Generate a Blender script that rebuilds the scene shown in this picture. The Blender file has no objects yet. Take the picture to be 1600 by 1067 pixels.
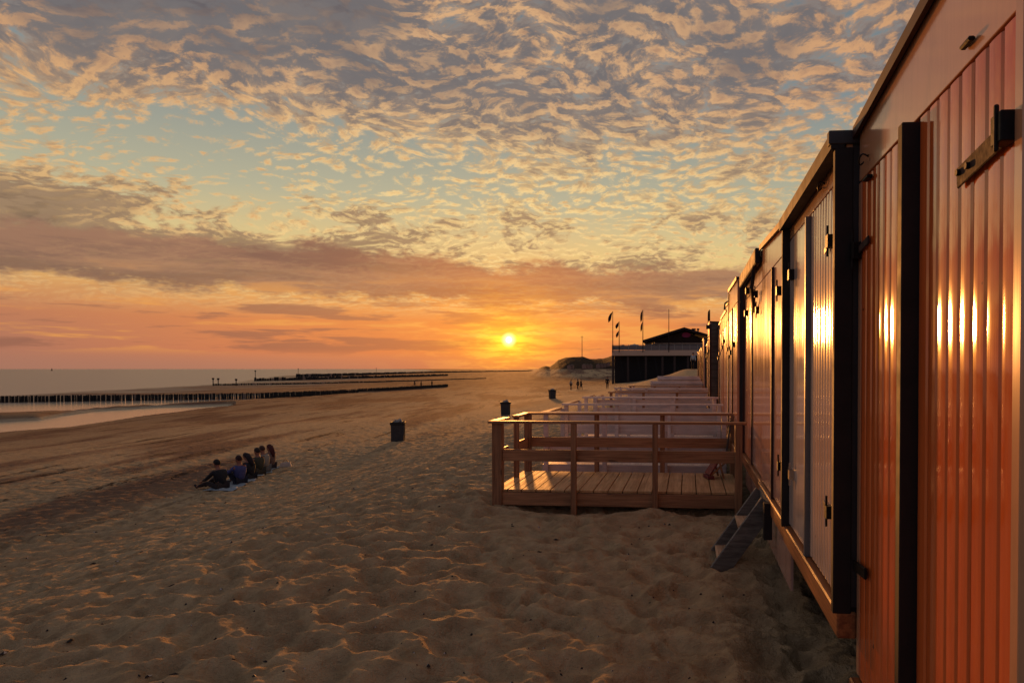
import bpy, bmesh, math, random
import numpy as np
from mathutils import Vector, Matrix, Euler
random.seed(7)
R = math.radians
scene = bpy.context.scene
COL = scene.collection

# ------------------------------------------------------------------ camera
EYE = Vector((0.0, 0.0, 1.8))
LENS = 24.75
YAW, PITCH = 5.0, -1.0
SHX, SHY = -0.1120, 0.0380
cam_d = bpy.data.cameras.new('camera')
cam = bpy.data.objects.new('camera', cam_d)
COL.objects.link(cam)
cam.location = EYE
cam.rotation_euler = (R(90 + PITCH), 0, R(YAW))
cam_d.lens = LENS
cam_d.sensor_width = 36
cam_d.clip_start = 0.05
cam_d.clip_end = 20000
FPX = LENS / 36 * 1600
_rot = cam.rotation_euler.to_matrix()
def _raw(px, py):
    x = (px - 800 + SHX * 1600) / FPX
    y = (533.5 - py - 0 + SHY * 1600) / FPX
    return _rot @ Vector((x, y, -1.0))
# solve the lens shift so that the row of huts runs to (1075, 576)
def _proj0(d):
    c = _rot.transposed() @ Vector(d)
    return 800 + FPX * c.x / -c.z, 533.5 - FPX * c.y / -c.z
_vx, _vy = _proj0((0, 1, 0))
SHX = (_vx - 1075.0) / 1600.0
SHY = (576.0 - _vy) / 1600.0
cam_d.shift_x = SHX
cam_d.shift_y = SHY
scene.camera = cam
def ray(px, py):
    d = _raw(px, py)
    return d
def at_x(px, py, X):
    d = ray(px, py); t = (X - EYE.x) / d.x
    return EYE + d * t
def at_y(px, py, Y):
    d = ray(px, py); t = (Y - EYE.y) / d.y
    return EYE + d * t
def at_z(px, py, Z):
    d = ray(px, py); t = (Z - EYE.z) / d.z
    return EYE + d * t

# ------------------------------------------------------------------ helpers
def lin(c):
    return tuple((v / 255 / 12.92) if v / 255 <= 0.04045 else ((v / 255 + 0.055) / 1.055) ** 2.4 for v in c)

class V:
    """little expression wrapper round shader sockets"""
    nt = None
    def __init__(s, sock): s.s = sock
    @staticmethod
    def m(op, *a, clamp=False):
        n = V.nt.nodes.new('ShaderNodeMath'); n.operation = op; n.use_clamp = clamp
        for i, q in enumerate(a):
            if isinstance(q, V): V.nt.links.new(q.s, n.inputs[i])
            else: n.inputs[i].default_value = q
        return V(n.outputs[0])
    def __add__(s, o): return V.m('ADD', s, o)
    __radd__ = __add__
    def __sub__(s, o): return V.m('SUBTRACT', s, o)
    def __rsub__(s, o): return V.m('SUBTRACT', o, s)
    def __mul__(s, o): return V.m('MULTIPLY', s, o)
    __rmul__ = __mul__
    def __truediv__(s, o): return V.m('DIVIDE', s, o)
    def __rtruediv__(s, o): return V.m('DIVIDE', o, s)
def smooth(x, a, b, lo=0.0, hi=1.0):
    n = V.nt.nodes.new('ShaderNodeMapRange'); n.interpolation_type = 'SMOOTHSTEP'
    V.nt.links.new(x.s, n.inputs['Value'])
    for k, v in (('From Min', a), ('From Max', b), ('To Min', lo), ('To Max', hi)):
        if isinstance(v, V): V.nt.links.new(v.s, n.inputs[k])
        else: n.inputs[k].default_value = v
    return V(n.outputs[0])
def mixc(f, a, b, blend='MIX'):
    n = V.nt.nodes.new('ShaderNodeMix'); n.data_type = 'RGBA'; n.blend_type = blend; n.clamp_factor = True
    for k, v in ((0, f), (6, a), (7, b)):
        if isinstance(v, V): V.nt.links.new(v.s, n.inputs[k])
        elif k == 0: n.inputs[0].default_value = v
        else: n.inputs[k].default_value = (*v, 1)
    return V(n.outputs[2])
def ramp(x, stops):
    n = V.nt.nodes.new('ShaderNodeValToRGB')
    cr = n.color_ramp
    while len(cr.elements) < len(stops): cr.elements.new(0.5)
    for e, (p, c) in zip(cr.elements, stops):
        e.position = p; e.color = (*c, 1)
    V.nt.links.new(x.s, n.inputs[0])
    return V(n.outputs[0])
def vec(x, y, z):
    n = V.nt.nodes.new('ShaderNodeCombineXYZ')
    for i, q in enumerate((x, y, z)):
        if isinstance(q, V): V.nt.links.new(q.s, n.inputs[i])
        else: n.inputs[i].default_value = q
    return V(n.outputs[0])
def sep(v):
    n = V.nt.nodes.new('ShaderNodeSeparateXYZ'); V.nt.links.new(v.s, n.inputs[0])
    return V(n.outputs[0]), V(n.outputs[1]), V(n.outputs[2])
def vmul(v, t):
    n = V.nt.nodes.new('ShaderNodeVectorMath'); n.operation = 'MULTIPLY'
    V.nt.links.new(v.s, n.inputs[0]); n.inputs[1].default_value = t
    return V(n.outputs[0])
def vadd(v, w, scale=1.0):
    n = V.nt.nodes.new('ShaderNodeVectorMath'); n.operation = 'MULTIPLY_ADD'
    V.nt.links.new(w.s, n.inputs[0]); n.inputs[1].default_value = (scale,) * 3
    V.nt.links.new(v.s, n.inputs[2])
    return V(n.outputs[0])
def noise(v, scale, detail=3, rough=0.5, dist=0.0, color=False):
    n = V.nt.nodes.new('ShaderNodeTexNoise')
    V.nt.links.new(v.s, n.inputs['Vector'])
    n.inputs['Scale'].default_value = scale; n.inputs['Detail'].default_value = detail
    n.inputs['Roughness'].default_value = rough; n.inputs['Distortion'].default_value = dist
    return V(n.outputs[1 if color else 0])
def objco():
    n = V.nt.nodes.new('ShaderNodeTexCoord'); return V(n.outputs['Object'])
def wpos():
    n = V.nt.nodes.new('ShaderNodeNewGeometry'); return V(n.outputs['Position'])
def orand():
    n = V.nt.nodes.new('ShaderNodeObjectInfo'); return V(n.outputs['Random'])
def white(v):
    n = V.nt.nodes.new('ShaderNodeTexWhiteNoise'); n.noise_dimensions = '1D'
    V.nt.links.new(v.s, n.inputs['W']); return V(n.outputs[0])
def bump(h, strength=0.3, dist=0.01, prev=None):
    n = V.nt.nodes.new('ShaderNodeBump')
    V.nt.links.new(h.s, n.inputs['Height']); n.inputs['Strength'].default_value = strength
    n.inputs['Distance'].default_value = dist
    if prev: V.nt.links.new(prev.s, n.inputs['Normal'])
    return V(n.outputs[0])
def new_mat(name):
    m = bpy.data.materials.new(name); m.use_nodes = True
    V.nt = m.node_tree
    return m, m.node_tree.nodes['Principled BSDF']
def setp(b, **k):
    names = dict(col='Base Color', rough='Roughness', metal='Metallic', normal='Normal', ior='IOR',
                 coat='Coat Weight', coatr='Coat Roughness', spec='Specular IOR Level', trans='Transmission Weight',
                 alpha='Alpha', coatn='Coat Normal')
    for q, v in k.items():
        i = b.inputs[names[q]]
        if isinstance(v, V): V.nt.links.new(v.s, i)
        elif q == 'col': i.default_value = (*v, 1)
        else: i.default_value = v

# ------------------------------------------------------------------ object helpers
def link(o, parent=None):
    COL.objects.link(o)
    if parent is not None: o.parent = parent
    return o
def tag(o, label=None, cat=None, group=None, kind=None):
    if label: o['label'] = label
    if cat: o['category'] = cat
    if group: o['group'] = group
    if kind: o['kind'] = kind
    return o
def thing(name, loc, rz=0, label=None, cat=None, group=None):
    o = bpy.data.objects.new(name, None); o.empty_display_size = 0.1
    COL.objects.link(o); o.location = loc; o.rotation_euler = (0, 0, rz)
    return tag(o, label, cat, group)
class MB:
    def __init__(s): s.v = []; s.f = []; s.mi = []
    def poly(s, pts, mi=0):
        i = len(s.v); s.v += [tuple(p) for p in pts]; s.f.append(tuple(range(i, i + len(pts)))); s.mi.append(mi); return s
    def add(s, vs, fs, mi=0):
        i = len(s.v); s.v += [tuple(p) for p in vs]
        for f in fs: s.f.append(tuple(i + k for k in f)); s.mi.append(mi)
        return s
    def hexa(s, p, mi=0):
        return s.add(p, [(3, 2, 1, 0), (4, 5, 6, 7), (0, 1, 5, 4), (1, 2, 6, 5), (2, 3, 7, 6), (3, 0, 4, 7)], mi)
    def box(s, x0, x1, y0, y1, z0, z1, mi=0):
        return s.hexa([(x0, y0, z0), (x1, y0, z0), (x1, y1, z0), (x0, y1, z0),
                       (x0, y0, z1), (x1, y0, z1), (x1, y1, z1), (x0, y1, z1)], mi)
    def bar(s, a, b, w, h, up=(0, 0, 1), mi=0):
        a = Vector(a); b = Vector(b); d = (b - a).normalized(); up = Vector(up)
        if abs(d.dot(up)) > 0.98: up = Vector((0, 1, 0))
        sx = d.cross(up).normalized(); uz = sx.cross(d).normalized()
        q = []
        for c in (a, b):
            for i, j in ((-1, -1), (1, -1), (1, 1), (-1, 1)):
                q.append(c + sx * (i * w / 2) + uz * (j * h / 2))
        return s.hexa(q, mi)
    def tube(s, pts, r, n=8, mi=0, caps=True):
        pts = [Vector(p) for p in pts]
        rr = r if isinstance(r, (list, tuple)) else [r] * len(pts)
        i0 = len(s.v)
        for k, p in enumerate(pts):
            d = (pts[min(k + 1, len(pts) - 1)] - pts[max(k - 1, 0)]).normalized()
            up = Vector((0, 0, 1)) if abs(d.z) < 0.95 else Vector((1, 0, 0))
            a = d.cross(up).normalized(); b = a.cross(d).normalized()
            for j in range(n):
                t = 2 * math.pi * j / n
                s.v.append(tuple(p + (a * math.cos(t) + b * math.sin(t)) * rr[k]))
        for k in range(len(pts) - 1):
            for j in range(n):
                a = i0 + k * n + j; b = i0 + k * n + (j + 1) % n
                s.f.append((a, b, b + n, a + n)); s.mi.append(mi)
        if caps:
            s.f.append(tuple(i0 + j for j in range(n))[::-1]); s.mi.append(mi)
            e = i0 + (len(pts) - 1) * n
            s.f.append(tuple(e + j for j in range(n))); s.mi.append(mi)
        return s
    def build(s, name, mat, parent=None, smooth=False, bevel=0, seg=1):
        me = bpy.data.meshes.new(name); me.from_pydata(s.v, [], s.f)
        for m in (mat if isinstance(mat, (list, tuple)) else [mat]): me.materials.append(m)
        if any(s.mi): me.polygons.foreach_set('material_index', s.mi)
        bm = bmesh.new(); bm.from_mesh(me); bmesh.ops.recalc_face_normals(bm, faces=bm.faces); bm.to_mesh(me); bm.free()
        if smooth: me.polygons.foreach_set('use_smooth', [True] * len(me.polygons))
        me.update()
        o = bpy.data.objects.new(name, me); link(o, parent)
        if bevel:
            b = o.modifiers.new('bevel', 'BEVEL'); b.width = bevel; b.segments = seg; b.limit_method = 'ANGLE'
        return o
def children(o): return [c for c in bpy.data.objects if c.parent == o]
def copy_tree(o, parent=None):
    kids = children(o)
    c = o.copy(); COL.objects.link(c); c.parent = parent
    for ch in kids: copy_tree(ch, c)
    return c

# ------------------------------------------------------------------ sun and sky
SUN = ray(795, 531).normalized()
SUN_EL = math.asin(SUN.z); SUN_AZ = math.atan2(SUN.x, SUN.y)
sl = bpy.data.lights.new('sun', 'SUN'); so = bpy.data.objects.new('sun', sl); COL.objects.link(so)
sl.energy = 2.9; sl.angle = R(2.4); sl.color = (1.0, 0.37, 0.08)
_sd = Vector((SUN.x, SUN.y, math.tan(SUN_EL + R(1.1)) * math.hypot(SUN.x, SUN.y)))
so.rotation_euler = (-_sd).to_track_quat('-Z', 'Y').to_euler()
so.location = (0, 0, 30)

w = bpy.data.worlds.new('World'); scene.world = w; w.use_nodes = True
nt = w.node_tree; V.nt = nt
for n in list(nt.nodes): nt.nodes.remove(n)
tc = nt.nodes.new('ShaderNodeTexCoord'); D = V(tc.outputs['Generated'])
nm = nt.nodes.new('ShaderNodeVectorMath'); nm.operation = 'NORMALIZE'; nt.links.new(D.s, nm.inputs[0]); D = V(nm.outputs[0])
X, Y, Z = sep(D)
dt = nt.nodes.new('ShaderNodeVectorMath'); dt.operation = 'DOT_PRODUCT'
nt.links.new(D.s, dt.inputs[0]); dt.inputs[1].default_value = SUN
DOT = V(dt.outputs['Value'])
ANG = V.m('ARCCOSINE', V.m('MINIMUM', DOT, 0.9999999)) * (180 / math.pi)
AZ = V.m('ARCTAN2', X, Y) * (180 / math.pi) - math.degrees(SUN_AZ)       # degrees from the sun, + to the right
EL = V.m('ARCSINE', Z) * (180 / math.pi)
ZC = V.m('MAXIMUM', Z, 0.0)
grad = ramp(ZC * 1.6, [(0.0, lin((196, 136, 104))), (0.035, lin((214, 126, 82))), (0.10, lin((222, 134, 78))),
                        (0.17, lin((234, 180, 104))), (0.25, lin((226, 200, 136))), (0.36, lin((182, 178, 150))),
                        (0.55, lin((132, 142, 144))), (1.0, lin((66, 82, 104)))])
side = smooth(V.m('ABSOLUTE', AZ), 10, 42)
grad = mixc(side * smooth(EL, 9, 1), grad, lin((166, 116, 98)))
glow1 = V.m('EXPONENT', (ANG / 6.0) * -1.0)
grad = mixc(glow1 * 0.85 * smooth(EL, 14, 5), grad, lin((240, 118, 40)))
# high cloud deck: noise laid on a plane at the cloud's height
inv = 1.42 / (ZC + 0.22)
P = vec(X * inv, Y * inv, 0.0)
warp = noise(P, 1.6, 3, 0.55, color=True)
P2 = vadd(P, warp, 0.34)
big = noise(P, 0.62, 3, 0.55)
med = noise(P2, 2.4, 4, 0.6)
def puffs(v):
    v = vadd(vmul(v, (1.0, 1.15, 1)), noise(v, 3.0, 2, 0.5, color=True), 0.10)
    w2 = vadd(v, noise(v, 9.0, 3, 0.6, color=True), 0.10)
    n = nt.nodes.new('ShaderNodeTexVoronoi'); n.feature = 'SMOOTH_F1'; n.voronoi_dimensions = '2D'
    nt.links.new(w2.s, n.inputs['Vector']); n.inputs['Scale'].default_value = 14.5; n.inputs['Smoothness'].default_value = 0.45
    return (0.75 - V(n.outputs['Distance'])) * 0.52 + noise(v, 22.0, 5, 0.66) * 1.0 + noise(v, 58.0, 3, 0.6) * 0.22 - 0.36
cell = puffs(P2)
# the same puffs looked up a little nearer the sun: which side of a puff is lit
off = nt.nodes.new('ShaderNodeVectorMath'); off.operation = 'ADD'
nt.links.new(P2.s, off.inputs[0]); off.inputs[1].default_value = (math.sin(SUN_AZ) * 0.035, math.cos(SUN_AZ) * 0.035, 0)
cell2 = puffs(V(off.outputs[0]))
lit = smooth(cell - cell2, -0.16, 0.22)
# more cover to the upper left, a clear lane in the middle
lane = smooth(EL, 9.5, 12.5) * smooth(EL, 21, 15) * smooth(AZ, -1, -8) * smooth(AZ, -34, -20)
top = smooth(EL, 15, 23) * smooth(AZ, 14, -16, 0.8, 1.75)
low_l = smooth(EL, 13.5, 11) * smooth(EL, 6.5, 8.5) * smooth(AZ, 6, -8, 0.45, 1.0) * smooth(med, 0.35, 0.6, 0.3, 1.6)
macro = (med - 0.5) * 1.15 + (big - 0.5) * 0.6 + top * 0.27 + low_l * 0.22 - lane * 0.14
dens = (cell - 0.45) * 1.0 + macro + 0.50
alpha = smooth(dens, 0.27, 0.64) * smooth(EL, 3.5, 7)
thick = smooth((cell - 0.45) * 0.62 + macro + 0.52 + smooth(EL, 13, 24) * 0.10 + low_l * 0.15, 0.52, 0.84)
hi = smooth(EL, 12, 22)
warmc = mixc(hi, lin((255, 220, 150)), lin((240, 186, 130)))
warmc = mixc(smooth(V.m('ABSOLUTE', AZ), 8, 30) * 0.45, warmc, lin((214, 146, 92)))
gv = smooth(noise(P2, 6.0, 4, 0.6), 0.35, 0.65)
greyc = mixc(smooth(EL, 11, 19), mixc(gv, lin((112, 88, 76)), lin((146, 116, 92))), mixc(gv, lin((94, 90, 96)), lin((128, 114, 108))))
warmc = mixc(smooth(cell, 0.46, 0.80) * 0.75, warmc, mixc(hi, lin((214, 160, 106)), lin((176, 132, 104))))
body = mixc(thick, warmc, greyc)
body = mixc(lit * 0.8 * smooth(macro, 0.62, 0.15), body, warmc)
body = mixc((1.0 - lit) * 0.62, body, mixc(hi, lin((166, 134, 104)), lin((120, 114, 114))))
sky = mixc(alpha * 0.94, grad, body)
# layered cloud low down, seen edge-on
Q = vec(AZ * 0.045, EL * 0.42, 3.0)
Q2 = vadd(Q, noise(Q, 2.0, 3, 0.5, color=True), 0.25)
st = noise(Q2, 1.7, 5, 0.6)
edge = noise(vec(AZ * 0.10, EL * 0.25, 9.0), 1.8, 5, 0.65)
bandc = 6.8 - AZ * 0.022
half = 1.55 - smooth(AZ, 2, 20) * 0.3
bm_ = smooth(V.m('ABSOLUTE', EL - bandc) - half - (edge - 0.5) * 4.6, 0.5, -0.4)
bandcol = mixc(V.m('EXPONENT', (ANG / 7.5) * -1.0), mixc(smooth(st, 0.4, 0.62), lin((156, 114, 92)), lin((118, 88, 80))), lin((206, 96, 42)))
sky = mixc(bm_ * 0.88, sky, bandcol)
st_m = smooth(st, 0.52, 0.60) * smooth(EL, 0.7, 1.6) * smooth(EL, 6.0, 4.5)
stcol = mixc(V.m('EXPONENT', (ANG / 5.5) * -1.0), lin((146, 98, 82)), lin((222, 100, 36)))
sky = mixc(st_m * 0.75, sky, stcol)
st_h = smooth(st, 0.47, 0.38) * smooth(EL, 0.8, 1.8) * smooth(EL, 7.5, 5)
sky = mixc(st_h * 0.65, sky, lin((236, 160, 82)))
# away from the sunset the dome is dusk blue-grey
back = smooth(DOT, 0.55, -0.2)
sky = mixc(back * 0.95, sky, lin((104, 106, 124)))
sky = mixc(smooth(EL, 32, 60) * 0.85, sky, lin((120, 122, 134)))
# haze at the very horizon
sky = mixc(smooth(EL, 1.6, 0.0) * 0.7 * (1.0 - back), sky, mixc(V.m('EXPONENT', (ANG / 9.0) * -1.0), lin((166, 118, 98)), lin((228, 108, 52))))
# halo and disc of the sun seen through thin cloud
streak = noise(vec(AZ * 0.30, EL * 1.6, 5.0), 1.3, 4, 0.6)
def addc(base, col, f):
    n = nt.nodes.new('ShaderNodeMix'); n.data_type = 'RGBA'; n.blend_type = 'ADD'; n.clamp_factor = False
    nt.links.new(f.s, n.inputs[0]); nt.links.new(base.s, n.inputs[6]); n.inputs[7].default_value = (*col, 1)
    return V(n.outputs[2])
ANGE = V.m('SQRT', AZ * AZ * 0.55 + (EL - math.degrees(SUN_EL)) * (EL - math.degrees(SUN_EL)) * 1.2)
sky = addc(sky, (0.75, 0.62, 0.01), V.m('EXPONENT', (ANGE / 1.3) * -1.0) * smooth(streak, 0.3, 0.6, 0.75, 1.35))
sky = addc(sky, (0.42, 0.26, 0.02), V.m('EXPONENT', (ANGE / 2.3) * -1.0) * smooth(streak, 0.46, 0.60) * 1.0)
sky = addc(sky, (1.6, 1.5, 0.7), smooth(ANG, 0.7, 0.1))
sky = addc(sky, (22.0, 13.0, 5.0), smooth(ANG, 0.27, 0.06))
nis = nt.nodes.new('ShaderNodeTexSky'); nis.sky_type = 'NISHITA'; nis.sun_disc = False
nis.sun_elevation = SUN_EL; nis.sun_rotation = SUN_AZ; nis.altitude = 2; nis.dust_density = 2.0
bg1 = nt.nodes.new('ShaderNodeBackground'); nt.links.new(sky.s, bg1.inputs[0]); bg1.inputs[1].default_value = 0.95
bg2 = nt.nodes.new('ShaderNodeBackground'); nt.links.new(nis.outputs[0], bg2.inputs[0]); bg2.inputs[1].default_value = 0.006
ad = nt.nodes.new('ShaderNodeAddShader'); nt.links.new(bg1.outputs[0], ad.inputs[0]); nt.links.new(bg2.outputs[0], ad.inputs[1])
wo = nt.nodes.new('ShaderNodeOutputWorld'); nt.links.new(ad.outputs[0], wo.inputs[0])
w.cycles.sampling_method = 'MANUAL'; w.cycles.sample_map_resolution = 2048

scene.view_settings.view_transform = 'Standard'; scene.view_settings.look = 'None'
scene.cycles.max_bounces = 5; scene.cycles.diffuse_bounces = 3; scene.cycles.glossy_bounces = 3
scene.view_settings.exposure = 0.0; scene.view_settings.gamma = 1.0

# ------------------------------------------------------------------ terrain
_rng = np.random.default_rng(5)
_perm = _rng.random((256, 256))
def vnoise(x, y):
    xi = np.floor(x).astype(int); yi = np.floor(y).astype(int)
    fx = x - xi; fy = y - yi
    fx = fx * fx * fx * (fx * (fx * 6 - 15) + 10); fy = fy * fy * fy * (fy * (fy * 6 - 15) + 10)
    g = lambda a, b: _perm[(yi + b) & 255, (xi + a) & 255]
    return (g(0, 0) * (1 - fx) + g(1, 0) * fx) * (1 - fy) + (g(0, 1) * (1 - fx) + g(1, 1) * fx) * fy
_ox = _rng.random((256, 256)); _oy = _rng.random((256, 256))
def worley(x, y):
    xi = np.floor(x).astype(int); yi = np.floor(y).astype(int)
    d1 = np.full(x.shape, 9.0); d2 = np.full(x.shape, 9.0)
    for a in (-1, 0, 1):
        for b in (-1, 0, 1):
            cx = xi + a; cy = yi + b
            px_ = cx + _ox[cy & 255, cx & 255]; py_ = cy + _oy[cy & 255, cx & 255]
            d = np.hypot(px_ - x, py_ - y)
            m = d < d1
            d2 = np.where(m, d1, np.minimum(d2, d)); d1 = np.where(m, d, d1)
    return d1, d2
SHY_ = np.array([-200, 0, 100, 137, 181, 224, 467, 801, 1500, 3000, 11000.]); SHX_ = np.array([-120, -122, -127, -134, -144, -156, -287, -375, -560, -1150., -4600.])
def sstep(x, a, b):
    t = np.clip((x - a) / (b - a), 0, 1); return t * t * (3 - 2 * t)
SEA = -3.3
DY0 = 420.0
PR_A = np.array([-.30, -.222, -.213, -.203, -.198, -.192, -.186, -.175, -.165, -.15, -.138, -.13, -.122, -.115, -.10, 0, .5])
PR_H = np.array([0, 0, 4, 5, 3, 8, 15, 20, 21, 21, 17, 17.5, 17, 19, 27, 29, 30.])
def base_h(x, y):
    xs = np.interp(y, SHY_, SHX_)
    # profile across the beach
    h = np.where(x > -3.2, 0.0, 0.0)
    t1 = sstep(-x, 3.0, 12.0)
    h = -1.45 * t1
    t2 = np.clip((-12 - x) / np.maximum(-12 - xs, 1), 0, 3)
    h = np.where(x < -12, -1.45 - (SEA * -1 - 1.45) * (1 - (1 - np.clip(t2, 0, 1)) ** 2.7) - 0.06 * np.maximum(-(x - xs), 0), h)
    # the top of the beach climbs towards the pavilion
    h = h + 0.75 * sstep(y, 20, 60) * sstep(x, -6, -1) * (1 - sstep(y, 75, 120) * 0.2) + 0.6 * sstep(x, -2.5, 0.0) * sstep(y, 60, 75)
    h = h + 0.4 * sstep(y, 40, 70) * sstep(-x, 20, 10)
    # scooped under the near huts, and in front of the deck
    h = h - 0.16 * sstep(x, 0.25, 0.8) * sstep(y, 7, 5)
    h = h - 0.10 * np.exp(-(((x + 1.5) / 1.0) ** 2 + ((y - 9.0) / 0.35) ** 2)) - 0.10 * np.exp(-(((x - 0.1) / 0.5) ** 2 + ((y - 9.0) / 0.4) ** 2))
    h = h + 0.06 * np.exp(-(((x + 0.5) / 0.35) ** 2 + ((y - 8.8) / 0.3) ** 2)) + 0.10 * np.exp(-(((x + 2.9) / 0.5) ** 2 + ((y - 9.2) / 0.6) ** 2))
    # dunes far down the coast
    a = x / np.maximum(y, 1.0)
    ph = np.interp(a, PR_A, PR_H)
    dh = (1.8 + ph * 0.86 * DY0 / 1100.0) + 0.7 * (vnoise(x * .3 + 40, y * .05) - .5) * (ph > 3)
    m = sstep(y, DY0 - 190, DY0 - 8) * (1 - 0.35 * sstep(y, 500, 900)) * sstep(a, -.236, -.203)
    h = np.where(m > 0, h * (1 - m) + np.maximum(dh, 0.0) * m, h)
    # ground rises behind the huts
    h = h + 1.5 * sstep(x, 4, 14) * (1 - m)
    h = h + (0.20 * sstep(x - xs, 0, 10) * sstep(-x, 40, 70) + 0.9 * sstep(y, 330, 650) * sstep(x - xs, 10, 60)) * (1 - m)
    return h
def near_h(x, y):
    wx = (vnoise(x * 2.1 + 9, y * 2.1) - .5) * 0.30; wy = (vnoise(x * 2.1, y * 2.1 + 31) - .5) * 0.30
    X1 = x + wx; Y1 = y + wy
    d1, d2 = worley(X1 * 3.0, Y1 * 3.6)
    e1, e2 = worley(X1 * 8.3 + 17, Y1 * 9.0 + 5)
    am = 0.75 + 0.5 * vnoise(x * 1.1 + 7, y * 1.1 + 3)
    h = 0.092 * am * sstep(d1, 0.02, 0.66) + 0.016 * sstep(e1, 0, .7)
    h = h + 0.025 * (vnoise(x * .9, y * .9) - .5) + 0.06 * (vnoise(x * .28 + 3, y * .28) - .5)
    h = h + 0.018 * (vnoise(x * 8 + 3, y * 9) - .5) + 0.018 * (vnoise(x * 21, y * 23) - .5)
    return h - 0.06
def _pool(low, up):
    """outline of a tide pool on the flat beach: near and far shore as seen from the huts"""
    L = [at_z(px, py, SEA) for px, py in low]; U = [at_z(px, py, SEA) for px, py in up]
    f = lambda q: (np.array([p.x / p.y for p in q]), np.array([p.y for p in q]))
    return f(L), f(U)
POOLS = [
    _pool([(-260, 690), (0, 677), (110, 668), (200, 655), (300, 643), (365, 636)],
          [(-260, 640), (0, 664), (60, 660), (100, 652), (160, 645), (240, 640), (365, 636)]),
    _pool([(-260, 650), (0, 643), (100, 640), (200, 634), (330, 628), (470, 623), (560, 616)],
          [(-260, 630), (0, 628), (100, 627), (300, 622), (480, 617), (560, 616)]),
]
def pool_h(x, y):
    h = np.zeros_like(x)
    a = x / np.maximum(y, 1.0)
    wob = (vnoise(x * .25, y * .12) - .5) * 2.4
    for (la, ly), (ua, uy) in POOLS:
        yl = np.interp(a, la, ly); yu = np.interp(a, ua, uy)
        ok = (a < la[-1]) & (y > 5)
        d = np.minimum(y - yl + wob, yu - y + wob) 
        m = sstep(d, -7.0, 0.5) * ok
        base = base_h(x, y)
        h = np.minimum(h, (SEA - 0.5 - base) * m)
    return h
def ground_h(x, y, fine=True):
    x = np.asarray(x, float); y = np.asarray(y, float)
    h = base_h(x, y)
    r = np.hypot(x, y)
    f = np.clip(1.15 - r / 70.0, 0.0, 1.0) * (1 - 0.6 * sstep(-x, 12, 26))
    h = h + near_h(x, y) * f
    h = h + 0.12 * (vnoise(x * .07, y * .11) - .5) * sstep(r, 14, 40)
    return h + pool_h(x, y)
def gz(x, y): return float(ground_h(np.array([x]), np.array([y]))[0])
# ------------------------------------------------------------------ materials
def wood_mat(name, c1, c2, rough=0.6, axis='Y', width=0.0, grain=1.0, b=0.25, knots=True, spec=0.4):
    m, bs = new_mat(name)
    o = objco(); rr = orand()
    st = {'X': (1.0, 22.0, 22.0), 'Y': (22.0, 1.0, 22.0), 'Z': (22.0, 22.0, 1.0)}[axis]
    x, y, z = sep(o)
    ox = vadd(vmul(o, st), vec(rr * 37.0, rr * 11.0, rr * 5.0))
    g = noise(ox, 1.6 * grain, 5, 0.65, 0.4)
    g2 = noise(o, 2.2, 3, 0.6)
    f = smooth(g, 0.3, 0.72)
    if width:
        pl = {'X': y, 'Y': x, 'Z': y}[axis]
        wn = white(V.m('FLOOR', pl * (1.0 / width) + rr * 50.0))
        f = f * 0.7 + wn * 0.45 - 0.06
    col = mixc(f, lin(c1), lin(c2))
    col = mixc(smooth(g2, 0.35, 0.75) * 0.35, col, lin([v * 0.62 for v in c1]))
    if knots:
        kn = noise(vmul(o, tuple(0.35 * q if q > 2 else 2.6 for q in st)), 1.0, 1, 0.4)
        col = mixc(smooth(kn, 0.74, 0.80) * 0.7, col, lin([v * 0.35 for v in c1]))
    setp(bs, col=col, rough=smooth(g, 0.2, 0.8, rough - 0.1, rough + 0.12), spec=spec, normal=bump(g, b, 0.004))
    return m
def paint_mat(name, c, rough=0.22, dirt=0.35, stripe=0.35, coat=0.6, ior=1.6, c2=None, fine=38.0, amp=0.0035, under=None, dcol=None):
    """gloss paint / varnish on vertical boards; the grain telegraphs through as long upright ripples"""
    m, bs = new_mat(name)
    o = objco(); rr = orand()
    x, y, z = sep(o)
    q = vec(x * 0.2, y + rr * 31.0, z * 0.035)
    g = noise(q, fine, 3, 0.55)
    gl = noise(q, fine * 0.22, 2, 0.5)
    dm = noise(vec(x, y * 2.2, z * 0.5 + rr * 13.0), 2.6, 5, 0.65)
    col = mixc(smooth(g, 0.3, 0.75) * stripe, lin(c), lin(c2 or [v * 0.72 for v in c]))
    col = mixc(smooth(dm, 0.45, 0.75) * dirt, col, lin(dcol or [v * 0.55 for v in c]))
    sp = noise(vec(x, y + rr * 7.0, z * 0.8), 13.0, 2, 0.5)
    col = mixc(smooth(sp, 0.745, 0.77) * 0.8, col, lin([v * 0.22 for v in c]))
    nrm = bump(g * 0.5 + gl, stripe * 1.2, amp)
    rg = smooth(dm, 0.4, 0.8, rough * 0.9, rough * 0.9 + 0.06)
    setp(bs, col=col, rough=rg, ior=ior, coat=coat, coatr=rough * 0.4, normal=nrm, coatn=nrm, spec=0.5)
    return m
def plain_mat(name, c, rough=0.6, metal=0.0, var=0.3, b=0.1, scale=8.0, coat=0.0):
    m, bs = new_mat(name)
    o = objco()
    g = noise(o, scale, 4, 0.6)
    col = mixc(smooth(g, 0.3, 0.75) * var, lin(c), lin([v * 0.6 for v in c]))
    setp(bs, col=col, rough=smooth(g, 0.2, 0.8, max(rough - 0.08, .05), rough + 0.1), metal=metal, coat=coat, normal=bump(g, b, 0.004))
    return m
M = {}
M['varnish'] = paint_mat('varnished_boards', (230, 118, 56), 0.09, 0.25, 0.5, 0.3, 1.9, c2=(200, 90, 38), fine=30.0)
M['cream'] = paint_mat('cream_gloss_paint', (244, 206, 176), 0.10, 0.2, 0.30, 0.4, 1.6)
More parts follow.
